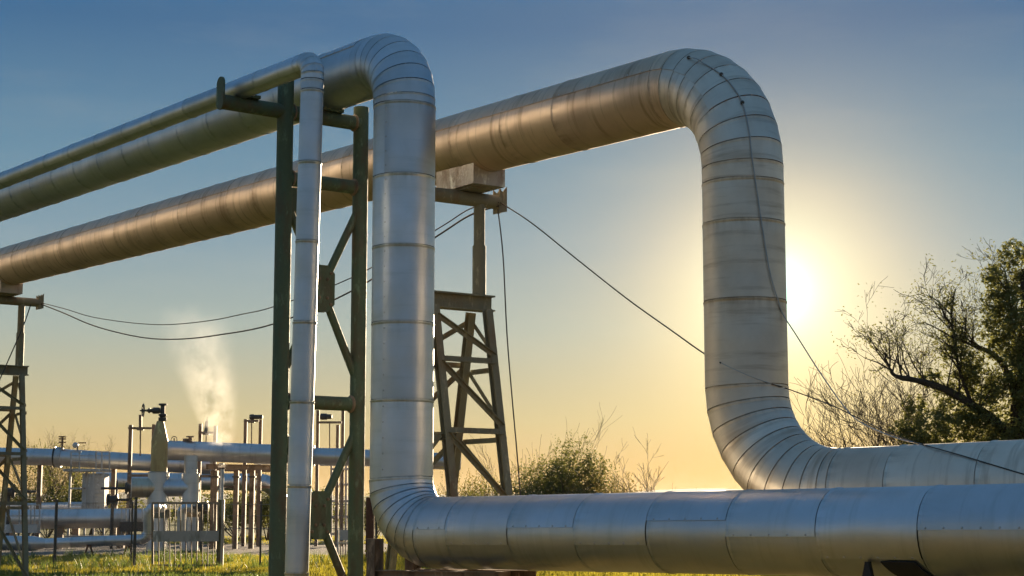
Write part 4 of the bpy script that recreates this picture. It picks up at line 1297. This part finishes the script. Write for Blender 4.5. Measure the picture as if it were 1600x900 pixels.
# evergreen oak at the right edge
rng = random.Random(11)
D = 40.0
t = thing('oak_tree', gnd(1600, D), 'dense evergreen oak at the right edge with a bare limb reaching left', 'tree')
mb, tips = MB(), []
guided(mb, D, [(1604, 915, 0.30), (1600, 800, 0.26), (1590, 700, 0.22), (1592, 600, 0.17), (1600, 500, 0.10), (1598, 420, 0.05)])
limb = guided(mb, D, [(1590, 705, 0.17), (1565, 668, 0.15), (1530, 640, 0.13), (1480, 610, 0.11), (1435, 595, 0.085), (1400, 588, 0.06), (1390, 575, 0.035)])
limb2 = guided(mb, D, [(1592, 640, 0.12), (1570, 575, 0.09), (1545, 550, 0.07), (1520, 540, 0.045), (1500, 530, 0.03)])
limb3 = guided(mb, D, [(1594, 600, 0.10), (1580, 500, 0.07), (1572, 440, 0.04)])
limb4 = guided(mb, D, [(1520, 636, 0.06), (1500, 580, 0.05), (1490, 530, 0.035), (1486, 480, 0.02)])
for P_, n_ in ((limb, 9), (limb2, 4), (limb3, 4), (limb4, 6)):
    for _ in range(n_ * 2):
        i = rng.randint(len(P_) // 3, len(P_) - 1)
        twiggy(rng, mb, tips, P_[i], V((rng.uniform(-0.9, 0.3), rng.gauss(0, 0.5), rng.uniform(0.3, 1.0))), rng.uniform(0.5, 1.0), 0.024, 3, 0.75, 0, 5, (2, 4), 0.0045)
mb.build('trunk', M['bark'], t)
mb = MB()
k = pp(D)
clumps = [(1590, 425, 46, 46), (1562, 470, 30, 34), (1592, 500, 56, 52), (1556, 520, 26, 28), (1588, 570, 56, 52), (1600, 640, 74, 62), (1540, 605, 34, 32), (1540, 662, 52, 44), (1500, 650, 38, 38), (1466, 662, 36, 32),
          (1585, 705, 90, 55), (1500, 712, 80, 44), (1440, 680, 34, 30), (1680, 450, 70, 80), (1700, 560, 90, 100), (1690, 690, 100, 90), (1552, 430, 18, 20), (1585, 395, 24, 22), (1508, 590, 26, 30), (1480, 610, 22, 24), (1455, 590, 16, 18), (1430, 640, 24, 24), (1415, 672, 26, 20), (1495, 540, 20, 24), (1522, 570, 20, 22)]
for j, (x, y, rx, rz) in enumerate(clumps):
    leaf_cloud(rng, mb, at(x, y, D + rng.uniform(-0.6, 0.8)), (rx * k, max(0.5, rx * k * 0.9), rz * k), int(rx * rz * 1.1), 0.095, 0.26, j * 3.7)
tip_leaves(rng, mb, tips[::2], 5, 0.065)
for x, y, rx, n_ in ((1482, 475, 13, 110), (1492, 512, 20, 200), (1505, 552, 24, 260), (1478, 556, 16, 130), (1522, 596, 26, 260), (1470, 530, 14, 90)):
    leaf_cloud(rng, mb, at(x, y, D), (rx * k, rx * k, rx * k * 1.2), n_, 0.09, 0.1, x)
mb.build('crown', M['leaf'], t, 0)

def bare_tree(px, D, h, label, seed, nstem=1, spread=0.6, depth=4, lean=0, r0=0.07, L0=None, leaves=0, name='bare_tree', fan=0.35, leafmat='leaf3', kids=(3, 5)):
    rng = random.Random(seed)
    g_ = gnd(px, D)
    t = thing(name, g_, label, 'tree' if name.endswith('tree') else 'bush', 'leafless trees and shrubs')
    mb, tips = MB(), []
    for s in range(nstem):
        d = V((rng.gauss(0, fan) + lean, rng.gauss(0, fan), 1)).normalized()
        twiggy(rng, mb, tips, g_ + V((rng.gauss(0, 0.15), rng.gauss(0, 0.15), -0.1)), d, (L0 or h * 0.42) * rng.uniform(0.85, 1.15), r0, depth, spread, 0, 5, kids, 0.005)
    mb.build('branches', M['twig'], t)
    if leaves:
        mb = MB(); tip_leaves(rng, mb, tips, leaves, 0.06, 0.08); mb.build('foliage', M[leafmat], t, 0)
    return t
bare_tree(1385, 41, 5.6, 'tall leafless shrub with fine twigs left of the evergreen oak', 3, 6, 0.55, 4, 0.02, 0.05, 2.5, name='bare_shrub', fan=0.3)
bare_tree(1318, 43, 4.6, 'low leafless shrub just above the low pipe right of the sunlit leg', 5, 6, 0.55, 4, -0.05, 0.04, 2.0, name='bare_shrub', fan=0.4)
bare_tree(1430, 42.5, 5.0, 'leafless shrub half hidden by the evergreen oak limb', 9, 5, 0.5, 4, 0.0, 0.045, 2.4, leaves=1, name='bare_shrub')
bare_tree(1006, 60, 4.2, 'small leafless forked tree right of the round bush', 21, 3, 0.42, 4, 0.0, 0.055, 1.9, fan=0.22, kids=(2, 4))
bare_tree(1085, 60, 2.6, 'few bare twigs poking above the front pipe near the sunlit leg', 25, 2, 0.4, 3, 0.18, 0.035, 1.6, name='bare_shrub', kids=(2, 3))
bare_tree(838, 63, 4.4, 'thin leafless sapling rising behind the round bush', 31, 5, 0.4, 3, 0.0, 0.035, 2.4, name='bare_shrub')
bare_tree(800, 61, 3.4, 'leafless shrub beside the near trestle leg', 33, 7, 0.5, 3, 0.0, 0.035, 1.7, leaves=1, name='bare_shrub')
bare_tree(768, 62, 2.6, 'low dry shrub behind the near trestle leg', 35, 7, 0.55, 3, 0, 0.03, 1.3, leaves=2, name='bare_shrub')
bare_tree(970, 62, 2.6, 'low dry shrub between the round bush and the forked tree', 37, 6, 0.55, 3, 0, 0.03, 1.2, leaves=1, name='bare_shrub')
bare_tree(92, 105, 7.2, 'leafy-twigged tree behind the left pipes and platform', 41, 4, 0.5, 4, 0.0, 0.11, 3.1, leaves=5, name='young_tree', fan=0.3, leafmat='leaf2')
bare_tree(48, 110, 6.0, 'thin brown tree behind the left edge trestle', 43, 4, 0.5, 4, 0.0, 0.09, 2.6, leaves=3, name='young_tree', fan=0.3, leafmat='leaf2')
bare_tree(140, 108, 5.6, 'thin brown tree behind the service platform', 45, 4, 0.5, 4, 0.0, 0.09, 2.4, leaves=3, name='young_tree', fan=0.3, leafmat='leaf2')
# bushes
def bush(px, D, w, h, label, seed, mat='leaf2', n=2600, size=0.10, cat='bush'):
    rng = random.Random(seed)
    g_ = gnd(px, D)
    n *= 2
    t = thing('bush', g_, label, cat, 'leafy bushes behind the pipes')
    mb, tips = MB(), []
    for s in range(7): twiggy(rng, mb, tips, g_ - Z * 0.1, V((rng.gauss(0, 0.45), rng.gauss(0, 0.4), 1)), h * 0.5, 0.035, 2, 0.5, 0, 4, (2, 3), 0.006)
    mb.build('branches', M['twig'], t)
    mb = MB()
    for j in range(11):
        x = rng.uniform(-0.46, 0.46) * w
        top = h * (1 - 0.55 * (abs(x) / (w * 0.5)) ** 2) * rng.uniform(0.72, 1.0)
        leaf_cloud(rng, mb, g_ + V((x, rng.uniform(-0.3, 0.3) * w, top * 0.62)), (w * rng.uniform(0.13, 0.25), w * 0.2, top * rng.uniform(0.28, 0.4)), n // 11, size, 0.12, seed + j * 1.9)
    # wispy upright shoots at the outline
    for _ in range(int(60 * w / 3)):
        x = rng.uniform(-0.48, 0.48) * w
        z0 = h * (1 - 0.6 * (abs(x) / (w * 0.5)) ** 2) * rng.uniform(0.7, 0.92)
        p = g_ + V((x, rng.uniform(-0.2, 0.2) * w, z0)); e = p + V((rng.gauss(0, 0.08), 0, rng.uniform(0.15, 0.5)))
        for q in range(5):
            c_ = p.lerp(e, q / 4)
            a = V((rng.gauss(0, 0.5), rng.gauss(0, 0.5), 1)).normalized(); b = a.cross(V((rng.gauss(0, 1), 1, 0))).normalized()
            mb.add([c_ - a * size * 0.4, c_ + b * size * 0.14, c_ + a * size * 0.4, c_ - b * size * 0.14], [(0, 1, 2, 3)])
    mb.build('foliage', M[mat], t, 0)
bush(895, 60, 4.2, 4.6, 'tallest rounded green bush between the near trestle and the forked tree', 51, 'leaf2', 8500, 0.10)
bush(850, 61, 3.8, 3.7, 'ragged green bush left of the tallest rounded bush', 52, 'leaf2', 5200, 0.10)
bush(942, 61, 3.6, 3.7, 'ragged olive bush right of the tallest rounded bush', 54, 'leaf3', 4600, 0.10)
bush(972, 59, 2.8, 2.9, 'small olive bush left of the forked tree foot', 56, 'leaf3', 1800, 0.10)
bush(757, 60, 3.0, 3.2, 'ragged green bush behind the right trestle leg', 58, 'leaf2', 2000, 0.10)
bush(705, 64, 3.2, 3.3, 'green bush behind the left trestle leg', 60, 'leaf2', 1800, 0.10)
bush(75, 100, 5.6, 6.2, 'leafy green tree-like bush behind the left pipe joint', 62, 'leaf2', 3600, 0.15)
bush(120, 103, 4.4, 4.0, 'olive bush behind the platform rails', 64, 'leaf2', 3200, 0.15)
bush(815, 58, 2.8, 3.3, 'yellow-green bush at the left foot of the large rounded bush', 53, 'leaf2', 2600)
bush(735, 66, 3.0, 3.4, 'olive bush seen through the near trestle legs', 55, 'leaf3', 2200)
bush(925, 57, 3.6, 3.0, 'low olive bush in front of the large rounded bush', 57, 'leaf3', 2600)
bush(788, 57, 3.2, 2.9, 'low yellow-green bush right of the trestle foot', 59, 'leaf2', 2200)
bush(690, 70, 2.6, 2.5, 'olive bush between the silver pipe bend and the trestle', 61, 'leaf3', 1800)
bush(372, 96, 4.6, 3.6, 'dark green bush behind the rack columns', 63, 'leaf', 3600, 0.14)
bush(418, 94, 4.2, 3.9, 'dark green bush beside the thick green post', 65, 'leaf', 3600, 0.14)
bush(500, 110, 5.0, 3.4, 'dark bush behind the white ladder tower', 67, 'leaf', 2600, 0.16)
bush(30, 100, 5.0, 3.2, 'brown bush behind the guard rail at the left edge', 69, 'leaf3', 2600, 0.15)
bush(160, 104, 5.0, 3.0, 'brown bush behind the cabinet and side stub', 71, 'leaf3', 2600, 0.15)
bush(585, 95, 4.0, 2.8, 'dark bush behind the rusty post', 73, 'leaf', 2200, 0.14)
bush(1285, 46, 3.0, 2.9, 'low leafy bush behind the bend of the sunlit pipe', 75, 'leaf3', 1800)
bush(1420, 45, 3.6, 3.6, 'leafy undergrowth below the oak limb', 77, 'leaf2', 2600)
bush(1040, 64, 5.0, 1.7, 'low hedge-like bush behind the front pipe', 79, 'leaf3', 2600)
# distant tree belt
rng = random.Random(91)
mb = MB()
for j in range(170):
    a = rng.uniform(-0.62, 0.62); R_ = rng.uniform(170, 330)
    if -0.02 < a < 0.13 and R_ < 260: continue
    h = rng.uniform(2.0, 4.2) * (1.3 if a < -0.1 else 0.9)
    leaf_cloud(rng, mb, V((math.sin(a) * R_, math.cos(a) * R_, h * 0.45)), (rng.uniform(2, 5), 2.5, h * 0.5), 160, 0.7, 0.0, j)
o = mb.build('far_scrub', M['leaf2'], None, 0)
o['kind'] = 'stuff'; tag(o, 'belt of low scrub across the far meadow', 'scrub')

# ---------------------------------------------------------------- grass
def blades(name, region, count, h, w, mat, label, seed, flowers=0, keep=None):
    rng = random.Random(seed)
    mb, fl = MB(), MB()
    for _ in range(count):
        x, y = region(rng)
        if keep and not keep(x, y): continue
        n_ = noise.noise(V((x * 0.7, y * 0.7, seed)))
        hh = h * (0.6 + 0.7 * max(0, n_ + 0.3)) * rng.uniform(0.6, 1.2)
        z = gz(x, y)
        for q in range(4):
            a = rng.uniform(0, math.pi)
            dx, dy = math.cos(a) * w, math.sin(a) * w
            lx, ly = rng.gauss(0, 0.35) * hh, rng.gauss(0, 0.35) * hh
            px_, py_ = x + rng.gauss(0, 0.05), y + rng.gauss(0, 0.05)
            mb.add([(px_ - dx, py_ - dy, z - 0.02), (px_ + dx, py_ + dy, z - 0.02), (px_ + lx, py_ + ly, z + hh)], [(0, 1, 2)])
        if flowers and rng.random() < flowers:
            c = V((x, y, z + hh * 1.05)); s = 0.035
            fl.add([c + V((s, 0, 0)), c + V((0, 0, s)), c + V((-s, 0, 0)), c + V((0, 0, -s))], [(0, 1, 2, 3)])
    o = mb.build(name, M[mat], None, 0)
    o['kind'] = 'stuff'; tag(o, label, 'grass')
    if flowers:
        f_ = fl.build('flowers', M['flower'], None, 0); f_['kind'] = 'stuff'; adopt(f_, o)
blades('grass', lambda r: (r.uniform(-20, 2), r.uniform(43, 60.5)), 26000, 0.13, 0.010, 'blade', 'short sunlit yellow-green grass in front of the plant', 1)
blades('grass', lambda r: (r.uniform(-28, 30), r.uniform(60, 110)), 9000, 0.16, 0.022, 'blade', 'farther meadow grass around the gravel yard', 2, keep=lambda x, y: x > -0.5 or y > 84)
blades('weeds', lambda r: (r.uniform(-5, 10), r.uniform(38, 52)), 7000, 0.42, 0.014, 'blade', 'taller weeds with yellow flowers under the low front pipe', 3, 0.06)
blades('grass', lambda r: (r.uniform(-8, 16), r.uniform(3.5, 22)), 18000, 0.13, 0.018, 'straw', 'nearby dry grass below the low pipes', 4)
blades('grass', lambda r: (r.uniform(-24, 14), r.uniform(22, 43)), 20000, 0.15, 0.022, 'blade_green', 'green grass between the frame and the plant fence', 6)
blades('grass', lambda r: (r.uniform(-80, -8), r.uniform(-15, 43)), 24000, 0.20, 0.04, 'blade_green', 'grass of the open field left of the pipes', 5)
blades('weeds', lambda r: (r.gauss(0, 1) * 0.18 + (-19 + 1.9 * r.randint(0, 11) + 0.7 * math.sin(r.randint(0, 11) * 7.1)), r.gauss(0, 0.3) + r.choice((47.2, 49.8, 52.5, 57.6))), 1500, 0.38, 0.018, 'blade_green', 'scattered dark weed tufts in front of the fence', 8)

# ---------------------------------------------------------------- thin evening haze
mb = MB().bar(V((0, 0, -8)), V((0, 0, 70)), 19000, 19000, V((0, 1, 0)))
mb.f = [tuple(reversed(f)) for f in mb.f]
hm = bpy.data.materials.new('haze')
hm.use_nodes = True
hm.node_tree.nodes.clear()
ho = N(hm.node_tree, 'ShaderNodeOutputMaterial')
hv = N(hm.node_tree, 'ShaderNodeVolumePrincipled', ins={'Density': 0.000012, 'Anisotropy': 0.55})
hv.inputs['Color'].default_value = (0.92, 0.92, 0.93, 1)
hm.node_tree.links.new(hv.outputs[0], ho.inputs['Volume'])
o = mb.build('haze', hm, None, 0)
o['kind'] = 'stuff'; tag(o, 'thin warm evening haze over the whole site', 'haze')
